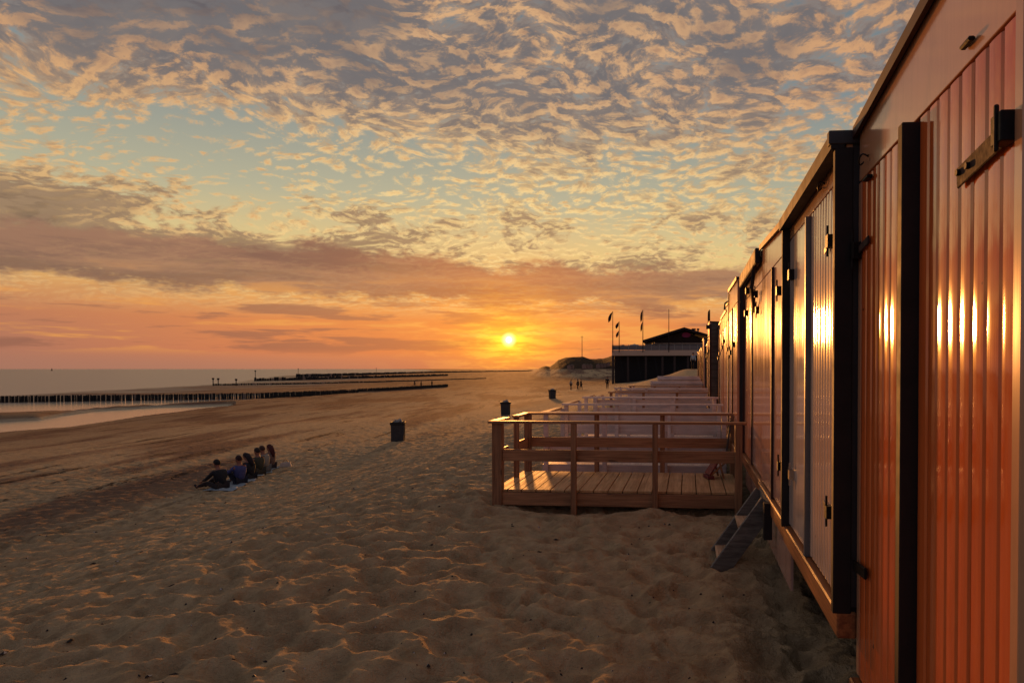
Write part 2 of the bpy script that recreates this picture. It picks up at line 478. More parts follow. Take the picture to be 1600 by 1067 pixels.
M['fascia'] = paint_mat('fascia_board_paint', (222, 164, 120), 0.22, 0.3, 0.12, 0.8, 1.8)
M['white_gloss'] = paint_mat('white_gloss_paint', (246, 228, 216), 0.09, 0.15, 0.30, 0.7, 1.6)
M['pink_gloss'] = paint_mat('pinkish_gloss_paint', (238, 186, 164), 0.11, 0.2, 0.34, 0.4, 1.6)
M['tan_gloss'] = paint_mat('tan_gloss_paint', (232, 158, 118), 0.11, 0.2, 0.4, 0.4, 1.6)
M['dark'] = plain_mat('dark_tarred_wood', (30, 22, 20), 0.7, 0, 0.4)
M['dark_grey'] = plain_mat('dark_grey_paint', (58, 54, 54), 0.55, 0, 0.35)
M['trim_grey'] = plain_mat('grey_batten_paint', (108, 108, 108), 0.4, 0, 0.25, coat=.3)
M['brown_trim'] = plain_mat('dark_red_brown_trim', (60, 26, 18), 0.55, 0, 0.4)
M['roof'] = plain_mat('roof_felt', (40, 36, 36), 0.9, 0, 0.4, 0.3, 30)
M['iron'] = plain_mat('black_iron', (22, 18, 18), 0.5, 0.6, 0.5, 0.4, 40)
M['rust'] = plain_mat('rusty_iron', (58, 34, 30), 0.8, 0.1, 0.9, 0.6, 30)
M['steel'] = plain_mat('galvanised_steel', (170, 160, 150), 0.35, 0.9, 0.3, 0.2, 30)
M['sill'] = wood_mat('sill_beam_wood', (190, 120, 70), (120, 66, 36), 0.5, 'Y')
M['deck'] = wood_mat('deck_boards', (222, 176, 122), (174, 128, 80), 0.6, 'Y', 0.19, spec=0.25)
M['rail'] = wood_mat('rail_timber', (190, 136, 92), (134, 90, 58), 0.55, 'X')
M['rail_y'] = wood_mat('rail_timber_side', (194, 140, 96), (138, 94, 62), 0.5, 'Y')
M['post'] = wood_mat('post_timber', (174, 124, 84), (118, 80, 52), 0.6, 'Z')
M['grey_wood'] = wood_mat('weathered_grey_timber', (104, 96, 86), (66, 58, 50), 0.75, 'X', knots=False)
M['step_wood'] = wood_mat('stair_timber', (128, 122, 112), (84, 78, 70), 0.7, 'X', knots=False)
M['tread'] = wood_mat('tread_timber', (210, 170, 130), (150, 112, 80), 0.5, 'Y', knots=False)
M['white_deck'] = wood_mat('white_washed_boards', (232, 218, 208), (196, 178, 166), 0.6, 'X', 0.14, knots=False)
M['white_deck_y'] = wood_mat('white_washed_planks', (226, 210, 198), (190, 172, 160), 0.5, 'Y', 0.14, knots=False)
M['bin'] = plain_mat('bin_grey', (62, 60, 62), 0.6, 0.2, 0.4)
M['bin_rim'] = plain_mat('bin_black', (22, 20, 20), 0.6)
M['bin_bag'] = plain_mat('bin_liner', (150, 146, 140), 0.4)
M['groyne'] = plain_mat('tarred_pile', (34, 26, 22), 0.75, 0, 0.6, 0.4, 12)
M['pale_pile'] = plain_mat('bleached_pile', (150, 124, 104), 0.7, 0, 0.4, 0.3, 12)

# ------------------------------------------------------------------ ground sheet
def build_ground():
    rs = [0.25]
    while rs[-1] < 26: rs.append(rs[-1] * (1.0036 if rs[-1] > 3 else 1.02))
    while rs[-1] < 11000: rs.append(rs[-1] * (1.0036 + 0.016 * min(1, (rs[-1] - 26) / 40)))
    rs = np.array(rs)
    th = list(np.arange(-52, 26, 0.17)) 
    th = np.array(list(np.arange(-180, -52, 1.6)) + th + list(np.arange(26, 180, 1.6)))
    T = np.radians(th)
    Rr, TT = np.meshgrid(rs, T, indexing='ij')
    x = Rr * np.sin(TT); y = Rr * np.cos(TT)
    z = ground_h(x, y)
    nr, ntt = x.shape
    co = np.stack([x, y, z], -1).reshape(-1, 3)
    i = np.arange(nr - 1)[:, None] * ntt + np.arange(ntt)[None, :]
    j = np.arange(nr - 1)[:, None] * ntt + (np.arange(ntt)[None, :] + 1) % ntt
    q = np.stack([i, i + ntt, j + ntt, j], -1).reshape(-1, 4)[:, ::-1]
    me = bpy.data.meshes.new('sand')
    me.vertices.add(len(co)); me.vertices.foreach_set('co', co.ravel().astype(np.float32))
    me.loops.add(q.size); me.loops.foreach_set('vertex_index', q.ravel().astype(np.int32))
    me.polygons.add(len(q)); me.polygons.foreach_set('loop_start', (np.arange(len(q)) * 4).astype(np.int32))
    try: me.polygons.foreach_set('loop_total', np.full(len(q), 4, np.int32))
    except Exception: pass
    me.polygons.foreach_set('use_smooth', np.ones(len(q), bool))
    me.update(calc_edges=True)
    if me.polygons[len(q) // 3].normal.z < 0: me.flip_normals()
    m, bs = new_mat('beach_sand')
    p = wpos(); x_, y_, z_ = sep(p)
    fine = noise(p, 60, 3, 0.7); mid = noise(p, 5, 4, 0.6); lo = noise(p, 0.45, 4, 0.6)
    col = mixc(smooth(mid, 0.3, 0.75), lin((206, 178, 136)), lin((158, 134, 100)))
    col = mixc(smooth(lo, 0.35, 0.7) * 0.5, col, lin((178, 144, 106)))
    col = mixc(smooth(fine, 0.66, 0.74) * 0.5, col, lin((70, 56, 48)))
    # tide wrack and damp firmer sand in long bands running with the shore
    bn = noise(vec(x_ * 0.20 + y_ * 0.045, y_ * 0.035 - x_ * 0.008, 2.0), 1.0, 5, 0.62)
    far = smooth(x_, -9, -17)
    col = mixc(smooth(bn, 0.46, 0.58) * far * 0.8, col, lin((104, 74, 64)))
    wr = noise(vec(x_ * 1.1 + y_ * 0.2, y_ * 0.12, 5.0), 1.0, 5, 0.7)
    col = mixc(smooth(wr, 0.56, 0.63) * far * 0.8, col, lin((52, 36, 30)))
    damp = V.m('MAXIMUM', smooth(y_, 110, 190) * smooth(z_, -0.9, -1.9), smooth(z_, -1.9, -2.8) * 0.8)
    col = mixc(damp * 0.65, col, lin((96, 62, 48)))
    wet = smooth(z_, -2.9, -3.22)
    col = mixc(wet * 0.75, col, lin((84, 64, 54)))
    # marram and scrub on the dunes
    gn = noise(p, 0.12, 5, 0.7)
    dune = smooth(y_, 270, 300) * smooth(z_, 1.2, 2.0) 
    col = mixc(dune * smooth(gn, 0.22, 0.32), col, lin((40, 24, 17)))
    b1 = bump(noise(p, 9, 6, 0.68) * 1.0 + noise(p, 34, 4, 0.7) * 0.35 + fine * 0.2, 1.0, 0.07)
    setp(bs, col=col, rough=smooth(wet, 0, 1, 0.9, 0.30), spec=smooth(wet, 0, 1, 0.08, 0.4), normal=b1)
    me.materials.append(m)
    o = bpy.data.objects.new('sand', me); link(o); tag(o, 'brown evening sand of the wide beach', None, None, 'structure')
    return o
build_ground()

def build_sea():
    m, bs = new_mat('sea_water')
    p = wpos(); x_, y_, z_ = sep(p)
    w1 = noise(vec(x_ * 1.0 + y_ * 0.4, y_ * 0.5 - x_ * 0.2, 0.0), 0.55, 5, 0.6)
    w2 = noise(p, 2.2, 4, 0.6)
    open_ = smooth(x_, -80, -125)
    setp(bs, col=lin((176, 160, 140)), rough=smooth(open_, 0, 1, 0.16, 0.30), ior=1.33, spec=0.5,
         normal=bump(w1 * open_ * 1.0 + w2 * (open_ * 0.2 + 0.03), 0.8, 0.4))
    mb = MB()
    mb.poly([(-11000, -3000, SEA), (-8, -3000, SEA), (-8, 11000, SEA), (-11000, 11000, SEA)])
    o = mb.build('sea', m); tag(o, 'calm grey sea at low tide with tide pools', None, None, 'structure')
build_sea()

# ------------------------------------------------------------------ beach huts
def planks(mb, X, y0, y1, z0, z1, w=0.1, sag=0.0021, th=0.022, seg=8, gap=0.004, ztop=None):
    """upright boards, each slightly crowned, facing -X"""
    n = max(1, round((y1 - y0) / w)); w = (y1 - y0) / n
    for k in range(n):
        a = y0 + k * w + gap / 2; b = y0 + (k + 1) * w - gap / 2
        cx = (random.random() - .5) * 0.0016; tilt = (random.random() - .5) * 0.0022
        vs = []; fs = []
        for j in range(seg + 1):
            u = j / seg * 2 - 1; yy = a + (b - a) * j / seg
            e = sag * u * u + (0.004 if abs(u) > 0.999 else 0)
            xx = X + e + cx + tilt * u
            zt = z1 if ztop is None else z1 + (ztop - z1) * (yy - y0) / (y1 - y0)
            vs += [(xx, yy, z0), (xx, yy, zt)]
        i = len(vs)
        zt0 = vs[1][2]; zt1 = vs[i - 1][2]
        vs += [(X + th, a, z0), (X + th, a, zt0), (X + th, b, z0), (X + th, b, zt1)]
        for j in range(seg): fs.append((2 * j, 2 * j + 1, 2 * j + 3, 2 * j + 2))
        fs += [(i, i + 1, 1, 0), (i - 2, i - 1, i + 3, i + 2), (i + 1, i + 3) + tuple(range(i - 1, 0, -2)), (i, *range(0, i, 2), i + 2)]
        mb.add(vs, fs)
    return mb
def hasp(parent, x, y, z, s=1.0, up=1, mat='iron', bright=False, yd=-1):
    """staple block with a bolt and a strap reaching over the door"""
    b = MB(); b.box(x - 0.035 * s, x, y - 0.03 * s, y + 0.03 * s, z - 0.03 * s, z + 0.035 * s)
    b.tube([(x - 0.028 * s, y + .005, z - 0.075 * s), (x - 0.028 * s, y + .005, z + 0.085 * s)], 0.006 * s)
    o = b.build('hasp', M[mat], parent)
    st = MB()
    st.bar((x - 0.012, y + yd * -0.02 * s, z), (x - 0.014, y - yd * -0.0 + yd * 0.0 + (-yd) * 0.16 * s, z + 0.025 * up * s), 0.006, 0.028 * s, (0, 0, 1))
    st.build('strap', M['steel' if bright else 'rust'], o)
    return o
def hook(parent, x, y, z, s=1.0):
    pts = [(x - 0.004, y, z + .008)]
    for k in range(11):
        t = k / 10
        pts.append((x - 0.03 * math.sin(math.pi * t) - 0.004, y + 0.085 * s * t, z + 0.018 * s * math.sin(2 * math.pi * t)))
    return MB().tube(pts, 0.004 * s, 6).build('hook', M['iron'], parent, smooth=True)
def hut(y0, y1, X, zf, zt0, zt1, zd, label, mats=('cream', 'cream'), centre='dark', proud=0.045, cw=0.04, end='dark',
        endp=0.05, ends=(True, False), plank=(0.1, 0.1), trim='brown_trim', trim_p=0.03, trim_h=0.035, depth=2.1, split=None, zb=None,
        facade='fascia', endwall='dark_grey', lean=0.0, sill='sill', cat='beach hut', name='beach_hut'):
    """y0 near end, y1 far end; X front plane; zf door foot; zt roof at each end; zd top of the doors"""
    t = thing(name, (X, (y0 + y1) / 2, gz(X + .3, (y0 + y1) / 2)), 0, label, cat, 'row of wooden beach huts')
    ox, oy, oz = t.location
    L = lambda mb: mb
    class B(MB):
        def build(s, nm, mt, par=None, **k):
            s.v = [(a - ox, b - oy, c - oz) for a, b, c in s.v]
            return MB.build(s, nm, mt, par, **k)
    g = 0.012
    ym = split if split else (y0 + y1) / 2
    zt = lambda y: zt0 + (zt1 - zt0) * (y - y0) / (y1 - y0)
    # body walls behind the front
    b = B(); xa = X + 0.03; xb = X + depth
    for (p0, p1) in (((xa, y0 + g), (xb, y0 + g)), ((xb, y1 - g), (xa, y1 - g)), ((xb, y0 + g), (xb, y1 - g))):
        (ax, ay), (bx, by) = p0, p1
        dx, dy = bx - ax, by - ay; l = math.hypot(dx, dy); nx, ny = -dy / l * .02, dx / l * .02
        b.hexa([(ax, ay, zf), (bx, by, zf), (bx + nx, by + ny, zf), (ax + nx, ay + ny, zf),
                (ax, ay, zt(ay) - .02), (bx, by, zt(by) - .02), (bx + nx, by + ny, zt(by) - .02), (ax + nx, ay + ny, zt(ay) - .02)])
    b.build('wall', M[endwall], t)
    B().box(xa, xb, y0 + .02, y1 - .02, zf - .06, zf - .002).build('floor', M['dark'], t)
    # board above the doors
    b = B(); b.hexa([(X, y0 + g, zd + .012), (X + .03, y0 + g, zd + .012), (X + .03, y1 - g, zd + .012), (X, y1 - g, zd + .012),
                     (X, y0 + g, zt0 - .02), (X + .03, y0 + g, zt0 - .02), (X + .03, y1 - g, zt1 - .02), (X, y1 - g, zt1 - .02)])
    b.build('fascia', M[facade], t, bevel=.002)
    # roof and its edge trim
    b = B(); b.hexa([(X - .01, y0, zt0 - .018), (xb + .06, y0, zt0 - .12), (xb + .06, y1, zt1 - .12), (X - .01, y1, zt1 - .018),
                     (X - .01, y0, zt0 + .012), (xb + .06, y0, zt0 - .09), (xb + .06, y1, zt1 - .09), (X - .01, y1, zt1 + .012)])
    b.build('roof', M['roof'], t)
    b = B(); b.hexa([(X - trim_p, y0, zt0 - trim_h), (X - .0105, y0, zt0 - trim_h), (X - .0105, y1, zt1 - trim_h), (X - trim_p, y1, zt1 - trim_h),
                     (X - trim_p, y0, zt0 + .016), (X - .0105, y0, zt0 + .016), (X - .0105, y1, zt1 + .016), (X - trim_p, y1, zt1 + .016)])
    b.build('roof_trim', M[trim], t)
    # doors
    doors = []
    for k, (a, c) in enumerate(((y0 + .05, ym - cw / 2 - .006), (ym + cw / 2 + .006, y1 - .05))):
        mb = B()
        if plank[k] > 0: planks(mb, X, a, c, zf, zd, plank[k])
        else: mb.box(X, X + .028, a, c, zf, zd)
        doors.append(mb.build('door', M[mats[k]], t, smooth=False))
    # battens
    B().box(X - proud, X + .03, ym - cw / 2, ym + cw / 2, zf - .02, zd - .004).build('batten', M[centre], t, bevel=.003)
    for k, yy in ((0, y0), (1, y1)):
        if ends[k]:
            a, c = (yy + .001, yy + .046) if k == 0 else (yy - .046, yy - .001)
            B().box(X - endp, X + .03, a, c, zf - .03, zt(yy) - .055).build('corner_post', M[end], t, bevel=.003)
        else:
            a, c = (yy + .004, yy + .046) if k == 0 else (yy - .046, yy - .004)
            B().box(X, X + .03, a, c, zf, zd).build('corner_post', M[facade], t)
    # sill beam and the piles it stands on
    B().box(X - .035, X + .06, y0 + .002, y1 - .002, zf - .15, zf - .024).build('sill_beam', M[sill], t, bevel=.008)
    for yy in (y0 + .25, (y0 + y1) / 2, y1 - .25):
        for xx in (X + .55, X + 1.8):
            B().box(xx - .06, xx + .06, yy - .06, yy + .06, -.6, zf - .062).build('pile', M['dark'], t)
    B().box(xb - .03, xb - .002, y0 + .02, y1 - .02, -.6, zf - .065).build('skirting_or_light_block', M['dark'], t)  # unseen back board, added to stop light passing beneath the hut
    if zb is not None:
        B().box(X + .02, X + .04, y0 + .05, y1 - .05, zb, zf - .15).build('skirting_or_light_block', M['pink_gloss'], t)
    t['_o'] = 0; del t['_o']
    return t, doors, B

DM = []
def P_(px, py, X): return at_x(px, py, X)
XA = 0.80
yAB = P_(1340, 576, XA).y           # boundary first / second hut in view
yA0 = P_(1597, 576, XA).y - .02
XB = P_(1312, 576, .72).x
def ratioX(px, y): return at_y(px, 576, y).x
XB = ratioX(1322, yAB) 
yBC = P_(1232, 576, XB).y
ztA0 = P_(1450, 0, XA); ztA1 = P_(1345, 200, XA)
sl_ = (ztA0.z - ztA1.z) / (ztA1.y - ztA0.y)
ztA = lambda y: ztA1.z + (ztA1.y - y) * sl_ * 0.8
ysA = P_(1432, 576, XA).y
hA, dA, BA = hut(yA0, yAB - .004, XA, 0.36, ztA(yA0), ztA(yAB), 2.665,
    'nearest beach hut, orange varnished board doors with a rusty strap latch', mats=('varnish', 'varnish'),
    centre='dark', proud=.056, split=ysA + .02, cw=.05, plank=(.098, .094), ends=(True, False), end='fascia', endp=.012, trim='brown_trim')
# rusty hasp at the near edge of the door
p = P_(1503, 273, XA); q = P_(1572, 212, XA)
hs = BA(); hs.box(XA - .045, XA - .002, q.y - .075, q.y - .015, q.z - .035, q.z + .04)
hs.tube([(XA - .045, q.y - .05, q.z - .055), (XA - .045, q.y - .05, q.z + .06)], .007)
ho = hs.build('hasp', M['iron'], dA[0], bevel=.004)
b = BA(); b.bar((XA - .012, q.y - .03, q.z), (XA - .012, p.y, p.z - .012), .008, .062); st = b.build('strap', M['rust'], ho, bevel=.003)
for f in (.08, .32):
    yy = p.y + (q.y - p.y) * f; BA().tube([(XA - .010, yy, p.z), (XA - .026, yy, p.z)], .010, 8).build('bolt', M['iron'], ho)
r = P_(1516, 70, XA)
b = BA(); b.bar((XA - .012, r.y - .045, r.z), (XA - .012, r.y + .025, r.z), .02, .013); b.build('turn_button', M['iron'], hA, bevel=.004)
r = P_(1345, 262, XA); hk = hook(hA, 0, 0, 0)
hk.location = (XA - hA.location.x - .004, r.y - hA.location.y - .17, r.z - hA.location.z)
r = P_(1360, 272, XA); b = BA(); b.bar((XA - .014, r.y - .05, r.z - .02), (XA - .014, r.y + .03, r.z - .02), .026, .016); b.build('turn_button', M['iron'], hA, bevel=.004)
r = P_(1345, 392, XA)
for s_ in (0,):
    b = BA(); b.box(XA - .04, XA - .001, r.y - .02, r.y + .05, r.z - .04, r.z + .04); b.tube([(XA - .035, r.y + .01, r.z - .09), (XA - .035, r.y + .01, r.z + .1)], .007)
    h2 = b.build('hasp', M['iron'], dA[1], bevel=.003)
    b = BA(); b.bar((XA - .012, r.y - .19, r.z + .02), (XA - .012, r.y, r.z), .008, .036); b.build('strap', M['rust'], h2, bevel=.003)
r = P_(1345, 890, XA); b = BA(); b.bar((XA - .02, r.y - .17, r.z + .03), (XA - .02, r.y + .05, r.z + .01), .012, .05); b.build('door_stay', M['iron'], dA[1], bevel=.003)
# nail and knot holes
# ------------------------------------------------------- hut B
hB, dB, BB = hut(yAB + .004, yBC - .01, XB, 0.66, 2.90, 2.88, 2.735,
    'second beach hut from the camera, cream front with one grey batten and black roof overhang', mats=('cream', 'white_gloss'),
    centre='trim_grey', proud=.03, cw=.035, split=P_(1265, 576, XB).y, plank=(.075, 0), ends=(True, True), endp=.055,
    trim='dark', trim_p=.075, trim_h=.06, zb=None)
b = BB(); b.box(XB - .085, XB + .12, yAB + .0, yAB + .05, 2.86, 2.925); b.build('roof_end_cap', M['dark_grey'], hB, bevel=.004)
for (px, py, up, br) in ((1302, 378, -1, True), (1300, 800, 1, True)):
    r = P_(px, py, XB); o_ = hasp(dB[0], 0, 0, 0, 1.0, up, 'iron', br); o_.location = (XB - hB.location.x, r.y - hB.location.y, r.z - hB.location.z)
r = P_(1240, 430, XB); o_ = hasp(dB[1], 0, 0, 0, 1.1, 1, 'iron', True); o_.location = (XB - hB.location.x, r.y - hB.location.y, r.z - hB.location.z)
r = P_(1240, 742, XB); o_ = hasp(dB[1], 0, 0, 0, 1.0, 1, 'steel', True); o_.location = (XB - hB.location.x, r.y - hB.location.y, r.z - hB.location.z)
for (px, py) in ((1306, 245), (1290, 288), (1238, 352)):
    r = P_(px, py, XB); k_ = hook(hB, 0, 0, 0); k_.location = (XB - hB.location.x, r.y - hB.location.y, r.z - hB.location.z)
# ------------------------------------------------------- hut C
XC = XB + .01
yCD = P_(1190, 576, XC).y
hC, dC, BC = hut(yBC + .002, yCD - .006, XC, 0.66, 2.94, 3.05, 2.70,
    'third beach hut from the camera, pinkish gloss front with wooden steps at its foot', mats=('pink_gloss', 'pink_gloss'), facade='tan_gloss',
    centre='brown_trim', proud=.022, cw=.03, plank=(0, 0), ends=(True, False), end='brown_trim', endp=.03, zb=.12)
for (px, py, up) in ((1220, 455, 1), (1186, 485, -1), (1222, 728, 1), (1184, 460, 1)):
    r = P_(px, py, XC); o_ = hasp(dC[0] if px > 1200 else dC[1], 0, 0, 0, 1.1, up, 'iron', px == 1222); o_.location = (XC - hC.location.x, r.y - hC.location.y, r.z - hC.location.z)
# ------------------------------------------------------- hut D
XD = XC + .02
yDE = P_(1163, 576, XD).y
hD, dD, BD = hut(yCD + .002, yDE - .006, XD, 0.66, 3.0, 3.02, 2.72,
    'fourth beach hut from the camera, thick black board raised along its roof edge', mats=('pink_gloss', 'tan_gloss'), facade='pink_gloss',
    centre='brown_trim', proud=.016, cw=.025, plank=(0, .12), ends=(False, True), end='brown_trim', endp=.025, trim='dark', trim_p=.03, zb=.2)
ra = P_(1190, 392, XD - .06); rb = P_(1165, 424, XD - .06)
b = BD(); b.bar((XD - .05, yCD + .12, ra.z + .03), (XD - .05, yDE - .1, ra.z + .03), .06, .16); b.build('shutter_board', M['dark'], hD, bevel=.01)
b = BD(); b.tube([(XD - .06, yCD + .35, ra.z - .02), (XD - .09, yCD + .38, ra.z - .28), (XD - .02, yCD + .8, ra.z - .5)], .022, 6); b.build('stay_arm', M['dark'], hD)
for (px, py, up) in ((1168, 490, 1), (1170, 455, 1)):
    r = P_(px, py, XD); o_ = hasp(dD[1], 0, 0, 0, 1.2, up); o_.location = (XD - hD.location.x, r.y - hD.location.y, r.z - hD.location.z)
# ------------------------------------------------------- the rest of the row
y = yDE; k = 4
ords = ['fifth', 'sixth', 'seventh', 'eighth', 'ninth', 'tenth', 'eleventh', 'twelfth', 'thirteenth', 'fourteenth', 'fifteenth', 'sixteenth',
        'seventeenth', 'eighteenth', 'nineteenth', 'twentieth', 'twenty-first', 'twenty-second', 'twenty-third', 'twenty-fourth', 'twenty-fifth']
spec = [  # X offset, roof near, roof far, doors, centre, label tail, end wall visible
    (0.68, 3.06, 3.10, 2.72, ('tan_gloss', 'pink_gloss'), 'brown_trim', 'amber front under the highest roof of the row'),
    (0.74, 3.02, 3.02, 2.70, ('pink_gloss', 'cream'), 'brown_trim', 'pink front, bracket and bare pole on its roof'),
    (0.74, 2.92, 2.92, 2.62, ('tan_gloss', 'tan_gloss'), 'tan_gloss', 'plain tan front without a dark batten'),
    (0.75, 2.86, 2.84, 2.60, ('cream', 'tan_gloss'), 'brown_trim', 'cream front one down from the plain tan one'),
    (0.55, 2.95, 2.95, 2.66, ('pink_gloss', 'pink_gloss'), 'brown_trim', 'standing forward with its grey-brown side wall showing'),
    (0.72, 2.74, 2.74, 2.50, ('tan_gloss', 'pink_gloss'), 'brown_trim', 'low front just beyond the one that stands forward'),
]
tails = ['rosy front', 'amber front', 'pale front', 'dull red front']
n = 0
while y < 50:
    wd = 2.0 + 0.12 * math.sin(k * 2.3)
    if n < len(spec):
        X_, a, c, zd, mt, ce, tail = spec[n]
    else:
        X_ = 0.70 + 0.035 * math.sin(n * 1.9); a = 2.66 + .10 * math.sin(n * 3.1); c = a; zd = a - .24
        mt = (('tan_gloss', 'pink_gloss'), ('pink_gloss', 'cream'), ('cream', 'pink_gloss'), ('tan_gloss', 'tan_gloss'))[n % 4]; ce = 'brown_trim'
        tail = tails[n % 4] + (' beside the pale decks' if y < 30 else ' tiny with distance')
        if n in (9,): X_ = .62; a = c = 2.9
    zf = 0.72 + min(0.5, max(0, (y - 12) * 0.014)); a += max(0, (y - 12) * .006); c = a if n > 5 else c
    h_, d_, B_ = hut(y + .004, y + wd - .004, X_, zf, a, c, zd, '%s beach hut from the camera, %s' % (ords[k - 4], tail), mats=mt, facade=mt[0], centre=ce,
        proud=.016, cw=.025, plank=((.12, .12) if y < 20 else (0, 0)), ends=(n == 4, n % 3 == 0), end='brown_trim', endp=.016, trim_p=.02,
        endwall='grey_wood' if n == 4 else 'dark_grey')
    if y < 26:
        for q_, yy in ((0, y + wd * .30), (1, y + wd * .62)):
            o_ = hasp(d_[q_], 0, 0, 0, 1.15, 1 if n % 2 else -1); o_.location = (0, yy - h_.location.y, 2.15 - .1 * q_ - h_.location.z + .1 * (n % 3))
    if n == 1:
        b = B_(); b.tube([(X_ - .03, y + .5, 2.95), (X_ - .03, y + .5, 3.18)], .012, 6); b.tube([(X_ - .03, y + .5, 2.98), (X_ - .10, y + .5, 2.93), (X_ - .1, y + .6, 2.84)], .018, 6); b.build('bracket', M['dark'], h_)
    if n == 4:
        b = B_(); b.box(X_ - .1, X_ + .0, y + .0, y + .12, 2.80, 2.90); b.build('lamp_arm', M['dark'], h_)
    y += wd; k += 1; n += 1
ROW_END = y
# ------------------------------------------------------------------ decks
class LB(MB):
    """mesh builder whose points are given in world space and stored relative to a thing"""
    o = Vector((0, 0, 0)); rz = 0
    def build(s, nm, mt, par=None, **k):
        s.v = [(a - s.o[0], b - s.o[1], c - s.o[2]) for a, b, c in s.v]
        return MB.build(s, nm, mt, par, **k)
def deck_front():
    x0 = at_y(768, 657, 9.0).x; x1 = at_y(1160, 657, 9.0).x; y0 = 9.0; y1 = 10.72
    zs = at_y(800, 765, y0).z; zr = at_y(800, 657, y0).z
    t = thing('timber_deck', ((x0 + x1) / 2, (y0 + y1) / 2, 0.0), 0, 'nearest deck, bare pine floor and open railing, standing empty on the sand', 'deck', 'timber decks in front of the huts')
    LB.o = t.location
    d = LB(); n = 17; w_ = (x1 - x0 - .02) / n
    for i in range(n):
        a = x0 + .01 + i * w_; d.box(a + .006, a + w_ - .006, y0 + .03, y1 - .03, zs - .03, zs + random.random() * .003)
    d.build('decking', M['deck'], t, bevel=.003)
    LB().box(x0 + .002, x1 - .002, y0, y0 + .028, zs - .20, zs - .034).build('rim_board', M['rail'], t, bevel=.003)
    LB().box(x0, x0 + .028, y0 + .03, y1 - .03, zs - .20, zs - .034).build('rim_board', M['rail_y'], t)
    LB().box(x1 - .028, x1, y0 + .03, y1 - .03, zs - .20, zs - .034).build('rim_board', M['rail_y'], t)
    LB().box(x0 + .002, x1 - .002, y1 - .028, y1, zs - .20, zs - .034).build('rim_board', M['rail'], t)
    j = LB()
    for i in range(5):
        a = x0 + .4 + i * .6; j.box(a, a + .05, y0 + .03, y1 - .03, zs - .18, zs - .034)
    j.build('joist', M['dark'], t)
    def post(x, y, w=.07, zb=-.15, top=None, m='post'):
        LB().box(x - w / 2, x + w / 2, y - w / 2, y + w / 2, zb, (top or zr) - .034).build('post', M[m], t, bevel=.004)
    X = lambda px, y: at_y(px, 576, y).x
    post(x0 + .075, y0 - .002 + .04, .13); post(X(897, y0), y0 - .036); post(X(1024, y0), y0 - .036); post(x1 - .05, y0 - .036, .09)
    post(X(787, 9.9), 9.62, .06, .05); post(X(808, 10.1), 10.05, .07, .05)
    post(X(826, y1), y1 - .05, .10); post(X(932, y1), y1 + .036); post(X(1035, y1), y1 + .036); post(X(1146, y1), y1 - .05, .10)
    xs0 = x0 + .02
    LB().box(x0 - .03, x1 + .05, y0 - .075, y0 + .035, zr - .033, zr).build('top_rail', M['rail'], t, bevel=.004)
    LB().box(X(826, y1) - .1, x1 + .02, y1 - .06, y1 + .06, zr - .033, zr).build('top_rail', M['rail'], t, bevel=.004)
    LB().box(x0 - .028, x0 + .075, y0 + .037, 9.66, zr - .032, zr - .001).build('top_rail', M['rail_y'], t, bevel=.004)
    LB().bar((X(806, 10.02), 10.0, zr - .016), (X(826, y1) - .03, y1 - .062, zr - .016), .10, .032).build('top_rail', M['rail_y'], t, bevel=.004)
    z1 = at_y(800, 702, y0).z; z0_ = at_y(800, 720, y0).z
    LB().box(x0 + .145, x1 - .06, y0 - .0, y0 + .026, z0_, z1).build('middle_rail', M['rail'], t, bevel=.003)
    LB().box(X(830, y1), x1 - .06, y1 - .028, y1 - .002, z0_, z1).build('middle_rail', M['rail'], t, bevel=.003)
    LB().box(x0 + .04, x0 + .066, y0 + .09, 9.62, z0_ - .01, z1 - .02).build('middle_rail', M['rail_y'], t, bevel=.003)
    LB().bar((X(808, 10.05), 10.05, (z0_ + z1) / 2), (X(826, y1), y1 - .08, (z0_ + z1) / 2), .026, .14).build('middle_rail', M['rail_y'], t)
    # right end brace and support
    LB().bar((x1 - .12, y1 - .12, zs + .25), (x1 - .05, y1 - .1, zr - .1), .03, .05).build('brace', M['grey_wood'], t)
    LB().bar((x1 + .03, y0 + .5, zs - .1), (x1 + .03, y1, zr - .12), .02, .05).build('brace', M['dark'], t)
    return t, x0, x1, y0, y1, zs, zr
dk, dx0, dx1, dy0, dy1, zs, zr = deck_front()

